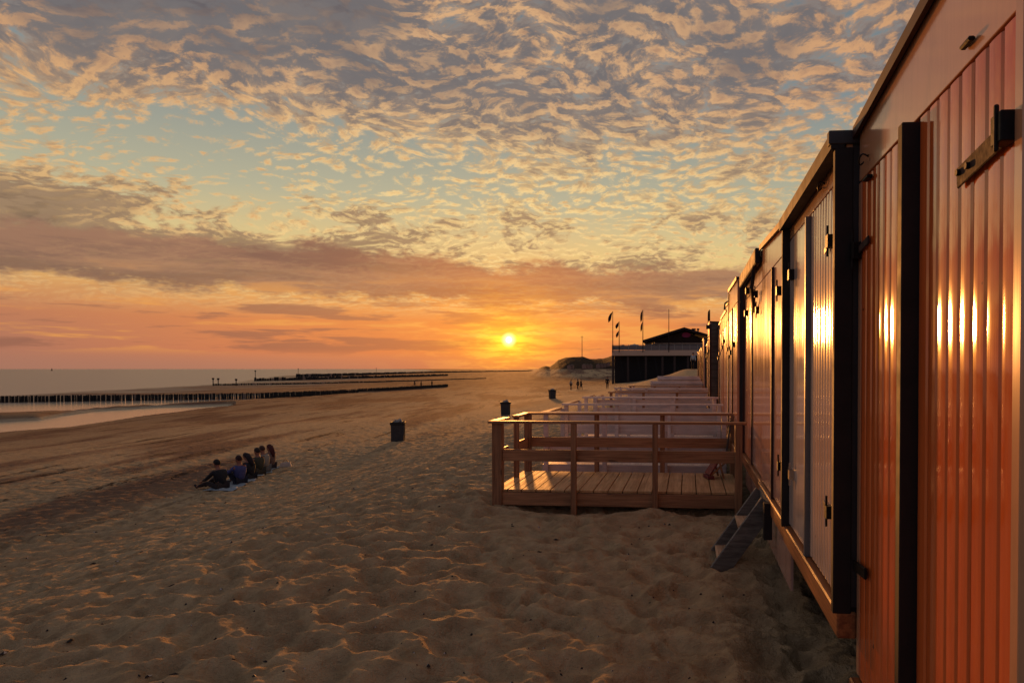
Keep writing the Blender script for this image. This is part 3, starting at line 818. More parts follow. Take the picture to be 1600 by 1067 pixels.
def deck_far(i, y0, y1, x0, x1, zs, zr, style, label):
    t = thing('timber_deck', ((x0 + x1) / 2, (y0 + y1) / 2, gz((x0 + x1) / 2, y0)), 0, label, 'deck', 'timber decks in front of the huts')
    LB.o = t.location
    wm, wy = ('white_deck', 'white_deck_y') if style != 'wood' else ('rail', 'deck')
    LB().box(x0, x1, y0, y1, zs - .03, zs).build('decking', M[wy if style != 'wood' else 'deck'], t)
    zb = gz((x0 + x1) / 2, y0) - .1
    LB().box(x0, x1, y0 - .028, y0 - .002, zb + .12, zs - .005).build('rim_board', M[wm], t)
    LB().box(x0 - .026, x0 - .001, y0, y1, zb + .12, zs - .005).build('rim_board', M[wy], t)
    for xx in (x0 + .05, x0 + (x1 - x0) * .34, x0 + (x1 - x0) * .67, x1 - .05):
        LB().box(xx - .035, xx + .035, y0 - .10, y0 - .03, zb, zr - .033).build('post', M['post' if style == 'wood' else 'white_deck'], t)
    LB().box(x0 + .01, x0 + .08, y1 - .1, y1 - .03, zb, zr - .033).build('post', M['white_deck'], t)
    LB().box(x0 - .03, x1 + .03, y0 - .12, y0 - .01, zr - .033, zr).build('top_rail', M['rail' if style == 'wood' else 'white_deck'], t)
    LB().box(x0 - .03, x0 + .08, y0 + .0, y1 - .3, zr - .033, zr).build('top_rail', M['tread'], t)
    if style == 'slat':
        for a, b_ in ((.08, .24), (.30, .46), (.52, .66)):
            LB().box(x0 + .02, x1 - .02, y0 - .025, y0 - .003, zs + a, zs + b_).build('screen_board', M[wm], t)
    elif style == 'panel':
        LB().box(x0 + .02, x1 - .02, y0 - .025, y0 - .003, zs + .04, zs + .42).build('screen_board', M[wm], t)
    else:
        LB().box(x0 + .02, x1 - .02, y0 - .025, y0 - .003, zs + .38, zs + .52).build('middle_rail', M[wm], t)
    return t
wds = ['second', 'third', 'fourth', 'fifth', 'sixth', 'seventh', 'eighth', 'ninth', 'tenth', 'eleventh', 'twelfth', 'thirteenth', 'fourteenth']
tl = ['whitewashed boards right behind the open pine deck', 'white slatted front under a pale side rail',
      'flat white panel front', 'white slatted front with gaps', 'orange-brown rail across a brown floor', 'white slatted front low in the row',
      'plain white panel half hidden', 'brown rail over a pale floor', 'pale rails low in the distance', 'flat pale screen', 'thin pale rail over a floor', 'tiny pale slats', 'brownish rail', 'pale, smallest and farthest']
Yd = 11.35
for i in range(13):
    st_ = ('panel', 'slat', 'panel', 'slat', 'wood', 'slat', 'panel', 'wood', 'slat', 'panel', 'slat', 'slat', 'wood')[i]
    dp = 1.55 + .1 * math.sin(i * 2)
    xl = -2.35 + .10 * math.sin(i * 3.3) + (0.45 if i >= 8 else 0) + i * .03
    zz = zs + .02 + min(.5, i * .045)
    deck_far(i, Yd, Yd + dp, xl, .62, zz, zz + .86 - (0.12 if i > 2 else 0) - (.15 if i > 5 else 0), st_, '%s deck from the camera, %s' % (wds[i], tl[i]))
    Yd += dp + (.30 + i * .12)

# small folded stool left on the front deck
def stool():
    x = at_y(1116, 740, 10.2).x; y = 10.2
    t = thing('folding_stool', (x, y, zs + .004), .25, 'small reddish folding stool tipped over on the nearest deck', 'stool')
    b = MB(); b.bar((-.10, 0, .06), (.02, .0, .24), .26, .022, (0, 0, 1)); b.build('seat', wood_mat('red_stool', (150, 66, 56), (104, 40, 36), .5, 'X', knots=False), t)
    for s_ in (-1, 1):
        MB().bar((-.13, s_ * .11, .01), (.20, s_ * .11, .30), .02, .025).build('leg', M['rail'], t)
        MB().bar((.02, s_ * .14, .30), (.10, s_ * .14, .012), .02, .025).build('leg', M['rail'], t)
    MB().box(-.13, -.04, -.13, .13, .004, .05).build('fabric_roll', plain_mat('maroon_cloth', (120, 54, 54), .8), t)
stool()

# ------------------------------------------------------------------ steps to the third hut
def steps():
    yA = at_x(1206, 700, XC).y - .0; a = at_z(1122, 884, gz(.2, 6.3))
    top = Vector((XC - .02, yA + .05, .60)); bot = Vector((a.x, yA - .02, gz(a.x, yA) - .03))
    t = thing('wooden_steps', (XC - .25, yA + .25, gz(XC - .3, yA)), 0, 'grey wooden steps climbing from the sand to a hut door', 'steps')
    LB.o = t.location
    for dy in (0, .52):
        LB().bar(bot + Vector((0, dy, .04)), top + Vector((0, dy, -.02)), .035, .17).build('stringer', M['step_wood'], t, bevel=.004)
    for f in (.2, .62):
        p = bot.lerp(top, f); LB().box(p.x - .10, p.x + .10, yA + .055, yA + .50, p.z + .0, p.z + .028).build('tread', M['tread'], t, bevel=.003)
    LB().box(XC - .05, XC - .01, yA - .12, yA + .62, .50, .62).build('ledger', M['step_wood'], t)
    LB().box(XC - .09, XC - .02, yA - .22, yA - .12, .30, .62).build('bracket', M['dark'], t)
steps()

# ------------------------------------------------------------------ litter bins
def bin_(px, pyb, hpx, label, first=None, rz=0.3):
    z0_ = None
    # distance from the height in the picture, then set on the sand
    Yb = 0.95 * 1100 / hpx
    p = at_y(px, pyb, Yb); z = gz(p.x, p.y)
    if first is None:
        t = thing('litter_bin', (p.x, p.y, z - .03), rz, label, 'litter bin', 'litter bins on the beach')
        b = MB(); s0, s1, h = .27, .30, .84
        b.hexa([(-s0, -s0, 0), (s0, -s0, 0), (s0, s0, 0), (-s0, s0, 0), (-s1, -s1, h), (s1, -s1, h), (s1, s1, h), (-s1, s1, h)])
        b.build('body', M['bin'], t, bevel=.015, seg=2)
        b = MB()
        for a_, c_, d_, e_ in ((-.33, .33, -.33, -.27), (-.33, .33, .27, .33), (-.33, -.27, -.269, .269), (.27, .33, -.269, .269)):
            b.box(a_, c_, d_, e_, .80, .93)
        b.build('rim', M['bin_rim'], t, bevel=.01)
        b = MB()
        for k in range(9):
            a_ = k * 2.4; b.tube([(.2 * math.cos(a_), .2 * math.sin(a_), .86), (.12 * math.cos(a_ + .5), .12 * math.sin(a_ + .5), .98 + .03 * (k % 3)), (0, 0, .95)], [.05, .045, .03], 6)
        b.build('liner', M['bin_bag'], t, smooth=True)
        for s_ in (-1, 1): MB().box(s_ * .302 - .012, s_ * .302 + .012, -.04, .04, .02, .80).build('side_strap', M['bin_rim'], t)
    else:
        t = copy_tree(first); t.location = (p.x, p.y, z - .03); t.rotation_euler = (0, 0, rz); t['label'] = label
    return t
b0 = bin_(622, 690, 33, 'dark square litter bin nearest the camera, alone on open sand')
bin_(790, 646, 22, 'litter bin just behind the left corner of the nearest deck', b0, .1)
bin_(863, 622, 15, 'farthest litter bin, small and reddish against the far sand', b0, .5)

# ------------------------------------------------------------------ people
SK = {}
def cloth(c): 
    k = str(c)
    if k not in SK: SK[k] = plain_mat('cloth_%d' % len(SK), c, .85, 0, .35, .3, 20)
    return SK[k]
SKIN = plain_mat('skin', (150, 98, 76), .6, 0, .15)
def skin_mesh(name, chains, mat, parent, sub=1):
    """chains: list of ([(x,y,z,r)...], attach_index or None) grown as one skinned body"""
    me = bpy.data.meshes.new(name); vs = []; es = []; rad = []; roots = []
    for pts, att in chains:
        prev = att
        if att is None: roots.append(len(vs))
        for (x, y_, z, r_) in pts:
            vs.append((x, y_, z)); rad.append(r_)
            if prev is not None: es.append((prev, len(vs) - 1))
            prev = len(vs) - 1
    me.from_pydata(vs, es, [])
    bm = bmesh.new(); bm.from_mesh(me); lay = bm.verts.layers.skin.verify()
    for v, r_ in zip(bm.verts, rad):
        rr_ = r_ if isinstance(r_, tuple) else (r_, r_)
        v[lay].radius = rr_
    bm.verts.ensure_lookup_table()
    for i in roots: bm.verts[i][lay].use_root = True
    bm.to_mesh(me); bm.free()
    me.materials.append(mat)
    o = bpy.data.objects.new(name, me); link(o, parent)
    m = o.modifiers.new('skin', 'SKIN'); m.use_smooth_shade = True
    s = o.modifiers.new('sub', 'SUBSURF'); s.levels = s.render_levels = sub
    return o
def lerp3(a, b, t): return tuple(a[i] + (b[i] - a[i]) * t for i in range(3))
def figure(loc, rz, J, shirt, trousers, hair, label, group, scale=1.0, long_hair=False, bare_legs=False, hands=True):
    """J: joint positions in metres with the figure facing -X"""
    t = thing('person', loc, rz, label, 'person', group); t.scale = (scale,) * 3
    pel, ch, nk, hd = J['pel'], J['chest'], J['neck'], J['head']
    ch_ = []; idx = {}
    def chain(pts, att): 
        st = sum(len(c[0]) for c in ch_); ch_.append((pts, att)); return st + len(pts) - 1
    i = chain([(*pel, .13), (*lerp3(pel, ch, .5), .12), (*ch, .145), (*nk, .055)], None)
    chest = i - 1
    up = Vector(hd) - Vector(nk); up.normalize()
    h1_ = Vector(hd)
    chain([(*(h1_ - up * .06), .07), (*(h1_ + up * .01), .092), (*(h1_ + up * .085), .075)], i)
    headc = sum(len(c[0]) for c in ch_) - 2
    fw = Vector(J.get('face', (-1, 0, 0))).normalized()
    chain([(*(h1_ + fw * .10 - up * .02), .016)], headc)      # nose
    sd = up.cross(fw).normalized()
    for s_ in (-1, 1): chain([(*(h1_ + sd * s_ * .092), .016)], headc)
    for s_ in ('l', 'r'):
        sh, el, wr = J['sh_' + s_], J['el_' + s_], J['wr_' + s_]
        e = chain([(*sh, .055), (*lerp3(sh, el, .5), .048), (*el, .038), (*lerp3(el, wr, .5), .034), (*wr, .024)], chest)
        d = (Vector(wr) - Vector(el)).normalized(); palm = Vector(wr) + d * .07
        p_ = chain([(*palm, (.036, .02))], e)
        if hands:
            sv = d.cross(Vector((0, 0, 1))); sv = sv.normalized() if sv.length > .1 else Vector((0, 1, 0)); nn = sv.cross(d).normalized()
            for q, ln in ((-1.5, .065), (-.5, .08), (.5, .085), (1.5, .075)):
                r0 = palm + sv * q * .019 + d * .01
                chain([(*r0, .009), (*(r0 + d * ln * .5 - nn * .006), .009), (*(r0 + d * ln - nn * .022), .007)], p_)
            r0 = Vector(wr) + d * .025 + sv * .03; chain([(*r0, .010), (*(r0 + d * .03 + sv * .022), .009)], p_ - 0)
    for s_ in ('l', 'r'):
        hp, kn, an, to = J['hip_' + s_], J['kn_' + s_], J['an_' + s_], J['toe_' + s_]
        chain([(*hp, .085), (*lerp3(hp, kn, .5), .075), (*kn, .056), (*lerp3(kn, an, .4), .052), (*an, .036), (*to, .03)], 0)
    skin_mesh('body', ch_, SKIN, t)
    # shirt over trunk and arms
    c2 = []; 
    c2.append(([(*lerp3(pel, ch, .05), .155), (*lerp3(pel, ch, .5), .145), (*ch, .185), (*lerp3(ch, nk, .55), .135), (*lerp3(ch, nk, .85), .075)], None))
    for s_ in ('l', 'r'):
        sh, el, wr = J['sh_' + s_], J['el_' + s_], J['wr_' + s_]
        c2.append(([(*sh, .072), (*lerp3(sh, el, .5), .062), (*el, .052), (*lerp3(el, wr, .85), .040)], 2))
    skin_mesh('shirt', c2, cloth(shirt), t)
    c3 = [([(*pel, .155)], None)]
    for s_ in ('l', 'r'):
        hp, kn, an = J['hip_' + s_], J['kn_' + s_], J['an_' + s_]
        c3.append(([(*hp, .10), (*lerp3(hp, kn, .5), .088), (*kn, .070)] + ([] if bare_legs else [(*lerp3(kn, an, .5), .062), (*lerp3(kn, an, .92), .05)]), 0))
    skin_mesh('trousers', c3, cloth(trousers), t)
    for s_ in ('l', 'r'):
        an, to = J['an_' + s_], J['toe_' + s_]
        skin_mesh('shoe', [([(*(Vector(an) + (Vector(an) - Vector(to)).normalized() * .03 + Vector((0, 0, -.02))), .042), (*lerp3(an, to, .6), .042), (*to, .034)], None)], cloth((50, 44, 42)), t)
    b = MB(); vs = []; fs = []; nu, nv = 12, 8; c0 = h1_ - fw * .014 + up * .03
    for i in range(nv + 1):
        la = -.62 + (math.pi / 2 + .62) * i / nv
        for j in range(nu):
            lo_ = 2 * math.pi * j / nu
            cut = max(0.0, math.cos(lo_)) * .9 * (1 - i / nv)      # higher hair line over the face
            l2 = la + cut * (math.pi / 2 - la) * .6
            q = c0 + (fw * math.cos(lo_) * .104 + sd * math.sin(lo_) * .094) * math.cos(l2) + up * .108 * math.sin(l2)
            vs.append(q)
    for i in range(nv):
        for j in range(nu): fs.append((i * nu + j, i * nu + (j + 1) % nu, (i + 1) * nu + (j + 1) % nu, (i + 1) * nu + j))
    b.add(vs, fs)
    if long_hair: b.tube([c0 - fw * .05 + up * .02, c0 - fw * .085 - up * .12, c0 - fw * .10 - up * .26, c0 - fw * .10 - up * .36], [.085, .085, .07, .03], 9)
    b.build('hair', cloth(hair), t, smooth=True)
    return t
def sit(lean=.0, knee=.42, stretch=False, arm='knee', turn=0.0, hunch=.0):
    J = {}
    J['pel'] = (0, 0, .13); J['chest'] = (-.02 - lean, 0, .46); J['neck'] = (-.05 - lean * 1.5, 0, .64)
    J['head'] = (-.08 - lean * 1.7 - hunch, 0, .78); J['face'] = (-math.cos(turn), math.sin(turn), -.1)
    for s_, q in (('l', -1), ('r', 1)):
        J['hip_' + s_] = (-.03, q * .10, .12)
        if stretch:
            J['kn_' + s_] = (-.44, q * .13, .20 + (.12 if q > 0 else 0)); J['an_' + s_] = (-.85, q * .14, .07); J['toe_' + s_] = (-.93, q * .17, .15)
        else:
            J['kn_' + s_] = (-.36, q * .15, knee); J['an_' + s_] = (-.58, q * .12, .07); J['toe_' + s_] = (-.73, q * .14, .035)
        J['sh_' + s_] = (-.03 - lean, q * .18, .55)
        if arm == 'knee': J['el_' + s_] = (-.22 - lean, q * .25, .38); J['wr_' + s_] = (-.42 - lean * .5, q * .16, knee + .02)
        elif arm == 'back': J['el_' + s_] = (.14, q * .25, .32); J['wr_' + s_] = (.24, q * .28, .06)
        elif arm == 'fwd': J['el_' + s_] = (-.26 - lean, q * .24, .34); J['wr_' + s_] = (-.48 - lean, q * .20, .26)
    return J
GRP = 'friends sitting in a row on the sand'
pp = [ # px of the trunk, distance, joints, colours ...
    (346, 19.4, sit(.06, .3, True, 'fwd'), (22, 24, 32), (44, 34, 34), (26, 18, 18), 'person in black with legs stretched out, leftmost of the seated row', False),
    (375, 20.2, sit(-.02, .44, False, 'knee'), (70, 76, 128), (30, 32, 48), (48, 20, 20), 'person in a blue-violet shirt seen from behind in the seated row', False),
    (391, 21.1, sit(.02, .42, False, 'knee', hunch=.03), (26, 28, 34), (20, 22, 28), (34, 20, 26), 'person in dark clothes sitting right of the blue-violet shirt', True),
    (405, 22.0, sit(.0, .42, False, 'knee'), (66, 66, 50), (60, 56, 44), (44, 30, 24), 'person in olive clothing sitting beside the pale grey top', False),
    (414, 22.8, sit(.02, .42, False, 'fwd'), (150, 144, 132), (120, 116, 108), (70, 44, 34), 'person in a pale grey top, second from the right in the seated row', False),
    (423, 23.6, sit(-.02, .42, False, 'knee'), (120, 96, 84), (50, 40, 44), (78, 28, 22), 'person with long reddish hair at the right end of the seated row', True),
]
for px, yy, J, sh, tr, ha, lb, lg in pp:
    p = at_y(px, 760, yy * .93); z = gz(p.x, p.y)
    figure((p.x, p.y, z + .01), R(-18 + random.uniform(-8, 8)), J, sh, tr, ha, lb, GRP, .92, lg)
# blanket they sit on, and a small pale bag beside it
pa = at_y(352, 760, 17.6); pb = at_y(430, 745, 22.4)
def blanket():
    t = thing('beach_blanket', ((pa.x + pb.x) / 2, (pa.y + pb.y) / 2, gz((pa.x + pb.x) / 2, (pa.y + pb.y) / 2)), 0, 'pale blue-grey blanket spread under the seated people', 'blanket')
    d = Vector((pb.x - pa.x, pb.y - pa.y)); L_ = d.length; d.normalize(); s_ = Vector((d.y, -d.x))
    nx, ny = 40, 10; vs = []; fs = []
    for i in range(nx + 1):
        for j in range(ny + 1):
            q = Vector((pa.x, pa.y)) + d * (L_ * i / nx) + s_ * (-.55 + .72 * j / ny + .05 * math.sin(i * .9))
            vs.append((q.x, q.y, gz(q.x, q.y) + .02 + .008 * math.sin(i * 1.3 + j)))
    for i in range(nx):
        for j in range(ny):
            a = i * (ny + 1) + j; fs.append((a, a + 1, a + ny + 2, a + ny + 1))
    b = LB(); LB.o = t.location; b.add(vs, fs); o = b.build('cloth', plain_mat('blanket_cloth', (150, 162, 168), .9), t, smooth=True)
    o.modifiers.new('s', 'SOLIDIFY').thickness = .012
blanket()
p = at_y(446, 738, 22.6); z = gz(p.x, p.y)
t = thing('tote_bag', (p.x, p.y, z), .4, 'small pale bag lying on the sand right of the seated people', 'bag')
b = MB(); b.hexa([(-.2, -.1, 0), (.2, -.1, 0), (.2, .1, 0), (-.2, .1, 0), (-.13, -.04, .16), (.15, -.04, .18), (.14, .05, .17), (-.14, .04, .15)]); b.build('bag_body', plain_mat('canvas', (190, 176, 160), .8), t, bevel=.03, seg=2)
MB().tube([(-.08, 0, .15), (-.03, 0, .25), (.05, 0, .24), (.09, 0, .16)], .012, 6).build('strap', M['rail'], t)

def stand(step=.18, arm=.0):
    J = dict(pel=(0, 0, .95), chest=(-.02, 0, 1.27), neck=(-.02, 0, 1.47), head=(-.04, 0, 1.62), face=(-1, 0, 0))
    for s_, q in (('l', -1), ('r', 1)):
        J['hip_' + s_] = (0, q * .10, .90); J['kn_' + s_] = (-q * step * .5 - .04, q * .10, .50); J['an_' + s_] = (-q * step, q * .10, .08)
        J['toe_' + s_] = (-q * step - .15, q * .12, .035); J['sh_' + s_] = (-.02, q * .19, 1.38)
        J['el_' + s_] = (q * .08 + .02, q * .25, 1.11); J['wr_' + s_] = (q * .14 - .10 - arm, q * .25, .88 + arm)
    return J
walk = [(648, 608, 165, (40, 34, 38), (30, 28, 32), 'leftmost of three distant walkers by the row of groyne piles'),
        (658, 610, 160, (50, 30, 28), (28, 24, 28), 'middle of three distant walkers by the groyne, in dark clothes'),
        (675, 608, 168, (36, 30, 34), (34, 26, 26), 'rightmost of three distant walkers, apart from the other two'),
        (892, 599, 118, (190, 170, 150), (36, 30, 34), 'distant walker in a white top left of the pavilion'),
        (903, 600, 112, (36, 20, 20), (30, 20, 22), 'distant walker in dark clothes beside the white top'),
        (908, 600, 112, (48, 26, 22), (36, 22, 22), 'distant walker in brown, rightmost of the trio on the open sand'),
        (949, 592, 100, (44, 24, 22), (30, 20, 22), 'walker in dark clothes at the left foot of the pavilion'),
        (1083, 583, 72, (176, 186, 190), (16, 16, 20), 'standing person in a pale shirt and dark trousers near the end of the huts')]
for i, (px, py, yy, sh, tr, lb) in enumerate(walk):
    p = at_y(px, py, yy)
    figure((p.x, p.y, gz(p.x, p.y)), R((40, 200, 10, 150, -20, 30, 100, 80)[i]), stand(.18 if i != 7 else .04), sh, tr, (30, 22, 20), lb, 'distant people on the beach', 1.0, False, False, False)

# ------------------------------------------------------------------ groynes
def groyne(pts, h, dx, label, r=.13, wav=.07, pale=.08, maxn=260, marks=()):
    """pts: plan line (x, y, ground z) ; a palisade of piles"""
    t = thing('groyne', (pts[0][0], pts[0][1], pts[0][2]), 0, label, 'groyne', 'pile groynes')
    o = t.location; seg = []; pos = []
    for a, b_ in zip(pts[:-1], pts[1:]):
        L_ = math.hypot(b_[0] - a[0], b_[1] - a[1]); n = max(1, int(L_ / dx))
        for k in range(n): f = k / n; pos.append((a[0] + (b_[0] - a[0]) * f, a[1] + (b_[1] - a[1]) * f, a[2] + (b_[2] - a[2]) * f, f))
    pos.sort(key=lambda p: math.hypot(p[0], p[1]))
    rest = MB()
    for k, (x, y_, z, f) in enumerate(pos):
        zg = gz(x, y_); hh = h + random.uniform(-wav, wav) - min(max(0, zg - z) * .8, h * .45); z = max(z, zg); rr_ = r * random.uniform(.85, 1.15)
        lx = random.uniform(-.05, .05)
        pl = [(x - o.x, y_ - o.y, z - o.z - .6), (x - o.x + lx, y_ - o.y + lx, z - o.z + hh)]
        if k < 99:
            MB().tube(pl, [rr_, rr_ * .86], 7).build('pile', M['pale_pile' if random.random() < pale else 'groyne'], t)
        else: rest.tube(pl, [rr_, rr_ * .86], 6)
    if rest.v: tag(rest.build('far_piles', M['groyne'], t), kind='stuff')
    for (px, py, yy, hh) in marks:
        p = at_y(px, py, yy)
        m = MB(); m.tube([(p.x - o.x, p.y - o.y, p.z - o.z - 2), (p.x - o.x, p.y - o.y, p.z - o.z + hh)], .12, 6); m.tube([(p.x - o.x, p.y - o.y, p.z - o.z + hh), (p.x - o.x, p.y - o.y, p.z - o.z + hh + .5)], .3, 6)
        m.build('marker_post', M['groyne'], t)
    return t
def gl(px, py, z):
    p = at_z(px, py, z); return (p.x, p.y, z)
g0 = [gl(-120, 632, SEA - .1), gl(0, 629, SEA), gl(200, 626, SEA), gl(400, 623, SEA), gl(520, 618, SEA + .05), gl(600, 614, SEA + .15), gl(700, 607, SEA + .25)]
groyne(g0, .98, .23, 'near groyne, long straight row of upright dark piles across the wet beach')
g1 = [gl(334, 603, SEA), gl(420, 602, SEA), gl(520, 600, SEA + .05), gl(650, 596.5, SEA + .1), gl(760, 593, SEA + .15)]
groyne(g1, .6, .6, 'second groyne, low dark row with two marker posts at its sea end', r=.3, marks=((333, 598, 190, .9), (341, 600, 190, 1.2), (369, 600, 190, 1.0)))
g2 = [gl(399, 596, SEA), gl(460, 594.5, SEA + .1), gl(560, 591.5, SEA + .1), gl(700, 588, SEA + .2)]
groyne(g2, 1.3, 1.1, 'third groyne, broken dark piles beyond the sand spit with a tall end post', r=.5, wav=.3, marks=((399, 592, 290, 3.2),))
g3 = [gl(466, 590, SEA), gl(560, 587.5, SEA), gl(640, 585, SEA + .2), gl(740, 582.5, SEA + .3), gl(832, 581, SEA + .4)]
groyne(g3, 1.9, 2.4, 'farthest groyne, dark line reaching towards the dunes under the sun', r=1.3, wav=.3, marks=((466, 588, 420, 4.5), (588, 582, 600, 3.5)))

# buoy far out
p = at_z(81, 579.2, SEA)
t = thing('channel_buoy', (p.x, p.y, SEA), 0, 'tiny dark buoy on the sea close to the left end of the horizon', 'buoy')
MB().tube([(0, 0, -.5), (0, 0, 1.5)], [2.2, 2.2], 10).build('float', M['groyne'], t); MB().tube([(0, 0, 1.5), (0, 0, 6.5)], [1.2, .4], 6).build('tower', M['groyne'], t)

# ------------------------------------------------------------------ beach pavilion
def pavilion():
    Y0 = 150.0
    s = Y0 / 1100.0
    Xp = lambda px: at_y(px, 576, Y0).x
    Zp = lambda py: 1.8 + (576 - py) * s
    gz0 = gz(Xp(1000), Y0)
    t = thing('beach_pavilion', (Xp(1030), Y0 + 8, gz0), 0, 'beach pavilion on dark stilts with a terrace and a low gabled roof', 'pavilion')
    LB.o = t.location
    wallm = plain_mat('pavilion_boarding', (70, 52, 44), .8); fas = plain_mat('pavilion_fascia', (224, 186, 156), .7); dk_ = M['dark']; rf = plain_mat('pavilion_roof', (44, 28, 26), .8)
    glass, bs = new_mat('pavilion_glass'); setp(bs, col=lin((26, 30, 32)), rough=.08, spec=.8)
    bal, bs = new_mat('balustrade_glass'); setp(bs, col=lin((120, 104, 96)), rough=.15, spec=.6)
    x0, x1 = Xp(956), Xp(1118); zf0, zf1 = Zp(555.5), Zp(547)
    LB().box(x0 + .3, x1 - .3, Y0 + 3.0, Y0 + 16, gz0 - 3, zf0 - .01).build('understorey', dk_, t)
    for px in (957.5, 981, 1009, 1035, 1054, 1075):
        xx = Xp(px); LB().box(xx - .22, xx + .22, Y0 + .3, Y0 + .75, gz0 - 3, zf0 - .01).build('stilt', wallm, t)
    for px in (968, 995, 1022): LB().bar((Xp(px), Y0 + 1.2, zf0 - .1), (Xp(px + 8), Y0 + 1.2, gz0 - .5), .15, .15).build('brace', dk_, t)
    LB().box(x0, x1, Y0, Y0 + 16.2, zf0, zf1).build('terrace_slab', fas, t)
    for px in range(958, 1100, 12):
        LB().box(Xp(px) - .05, Xp(px) + .05, Y0 + .05, Y0 + .12, zf1, Zp(538.6)).build('balustrade_post', M['steel'], t)
    LB().box(x0, x1, Y0 + .14, Y0 + .17, zf1 + .05, Zp(539.6)).build('balustrade_panel', bal, t)
    LB().box(x0, x1, Y0 + .05, Y0 + .18, Zp(538.6), Zp(538.1)).build('handrail', M['steel'], t)
    # the house: gable facing the camera
    hx0, hx1 = Xp(1022), Xp(1100); ye = Y0 + 3.2
    pk = (Xp(1069), Zp(515)); eL = (Xp(1004), Zp(535)); eR = (Xp(1112), Zp(528))
    b = LB(); front = [(hx0, ye, zf1), (hx1, ye, zf1), (hx1, ye, Zp(529)), (pk[0], ye, pk[1] - .2), (hx0, ye, Zp(530.5))]
    b.add(front + [(x, ye + 12, z) for x, y_, z in front], [(0, 1, 2, 3, 4), (9, 8, 7, 6, 5), (0, 5, 6, 1), (1, 6, 7, 2), (4, 9, 5, 0)])
    b.build('wall', wallm, t)
    for (ax, az), (bx, bz) in (((eL[0], eL[1]), pk), (pk, (eR[0], eR[1]))):
        b = LB(); th = .45
        b.hexa([(ax, Y0 - .6, az), (bx, Y0 - .6, bz), (bx, Y0 + 16.5, bz), (ax, Y0 + 16.5, az), (ax, Y0 - .6, az + th), (bx, Y0 - .6, bz + th), (bx, Y0 + 16.5, bz + th), (ax, Y0 + 16.5, az + th)])
        b.build('roof', rf, t)
    # window band with mullions
    for k, (pa_, pb_) in enumerate(((1026, 1036), (1037.5, 1047), (1050.5, 1059), (1060, 1068), (1069, 1077), (1080, 1088), (1089, 1097))):
        fr = LB().box(Xp(pa_) - .08, Xp(pb_) + .08, ye - .06, ye - .01, Zp(546.2), Zp(537.0)).build('window', M['grey_wood'], t)
        LB().box(Xp(pa_) + .06, Xp(pb_) - .06, ye - .09, ye - .062, Zp(545.4), Zp(538.2)).build('pane', glass, fr)
    LB().box(hx0 - .4, hx1 + .1, ye - .5, ye - .02, Zp(536.8), Zp(535.2)).build('canopy', fas, t)
    LB().box(Xp(1006), Xp(1022) - .02, ye + 1, ye + 8, zf1, Zp(536)).build('side_wing', wallm, t)
    # round purple sign under the gable
    mm, bs = new_mat('magenta_sign'); setp(bs, col=lin((200, 40, 120)), rough=.4)
    b = LB(); c = Vector((Xp(1072), ye - .22, Zp(522.5))); n = 28; vs = []
    for yy in (0, .18):
        for k in range(n): a = 2 * math.pi * k / n; vs.append((c.x + .95 * math.cos(a), c.y + yy, c.z + .55 * math.sin(a)))
    b.add(vs, [tuple(range(n)), tuple(range(2 * n - 1, n - 1, -1))] + [(k, (k + 1) % n, n + (k + 1) % n, n + k) for k in range(n)])
    b.build('sign', mm, t)
    for px, w_ in ((1084, .5), (1091, .3)):
        zz = Zp(519 + (px - 1069) * .1); xx = Xp(px)
        LB().tube([(xx, Y0 + 4, Zp(522)), (xx, Y0 + 4, Zp(514.5)), (xx, Y0 + 4, Zp(514.4)), (xx, Y0 + 4, Zp(512))], [w_ * .5, w_ * .5, w_, w_ * .9], 8).build('chimney', dk_, t)
    # parasols on the terrace: things of their own
    P0 = None
    cm = plain_mat('parasol_cloth', (206, 178, 158), .8)
    for i, (px, lb) in enumerate(((972, 'dull folded-out parasol at the left end of the pavilion terrace'), (990, 'pale parasol on the terrace between the first and second flagpoles'), (1015, 'pale parasol on the terrace between the second and third flagpoles'))):
        q = thing('parasol', (Xp(px), Y0 + 2.2, zf1), 0, lb, 'parasol', 'parasols on the terrace')
        zz = Zp(536.5 if i else 538.0) - zf1
        MB().tube([(0, 0, 0), (0, 0, zz)], .05, 6).build('pole', M['grey_wood'], q)
        b = MB(); n = 8; vs = [(0, 0, zz)]
        for rr_, dz in ((1.0, -.28), (1.75, -.62), (1.75, -.75)):
            for k in range(n): a = 2 * math.pi * (k + .5) / n; vs.append((rr_ * math.cos(a), rr_ * math.sin(a), zz + dz))
        fs = [(0, 1 + k, 1 + (k + 1) % n) for k in range(n)] + [(1 + m_ * n + k, 1 + (m_ + 1) * n + k, 1 + (m_ + 1) * n + (k + 1) % n, 1 + m_ * n + (k + 1) % n) for m_ in range(2) for k in range(n)]
        b.add(vs, fs).build('canopy', cm if i else plain_mat('dull_parasol', (120, 96, 84), .8), q)
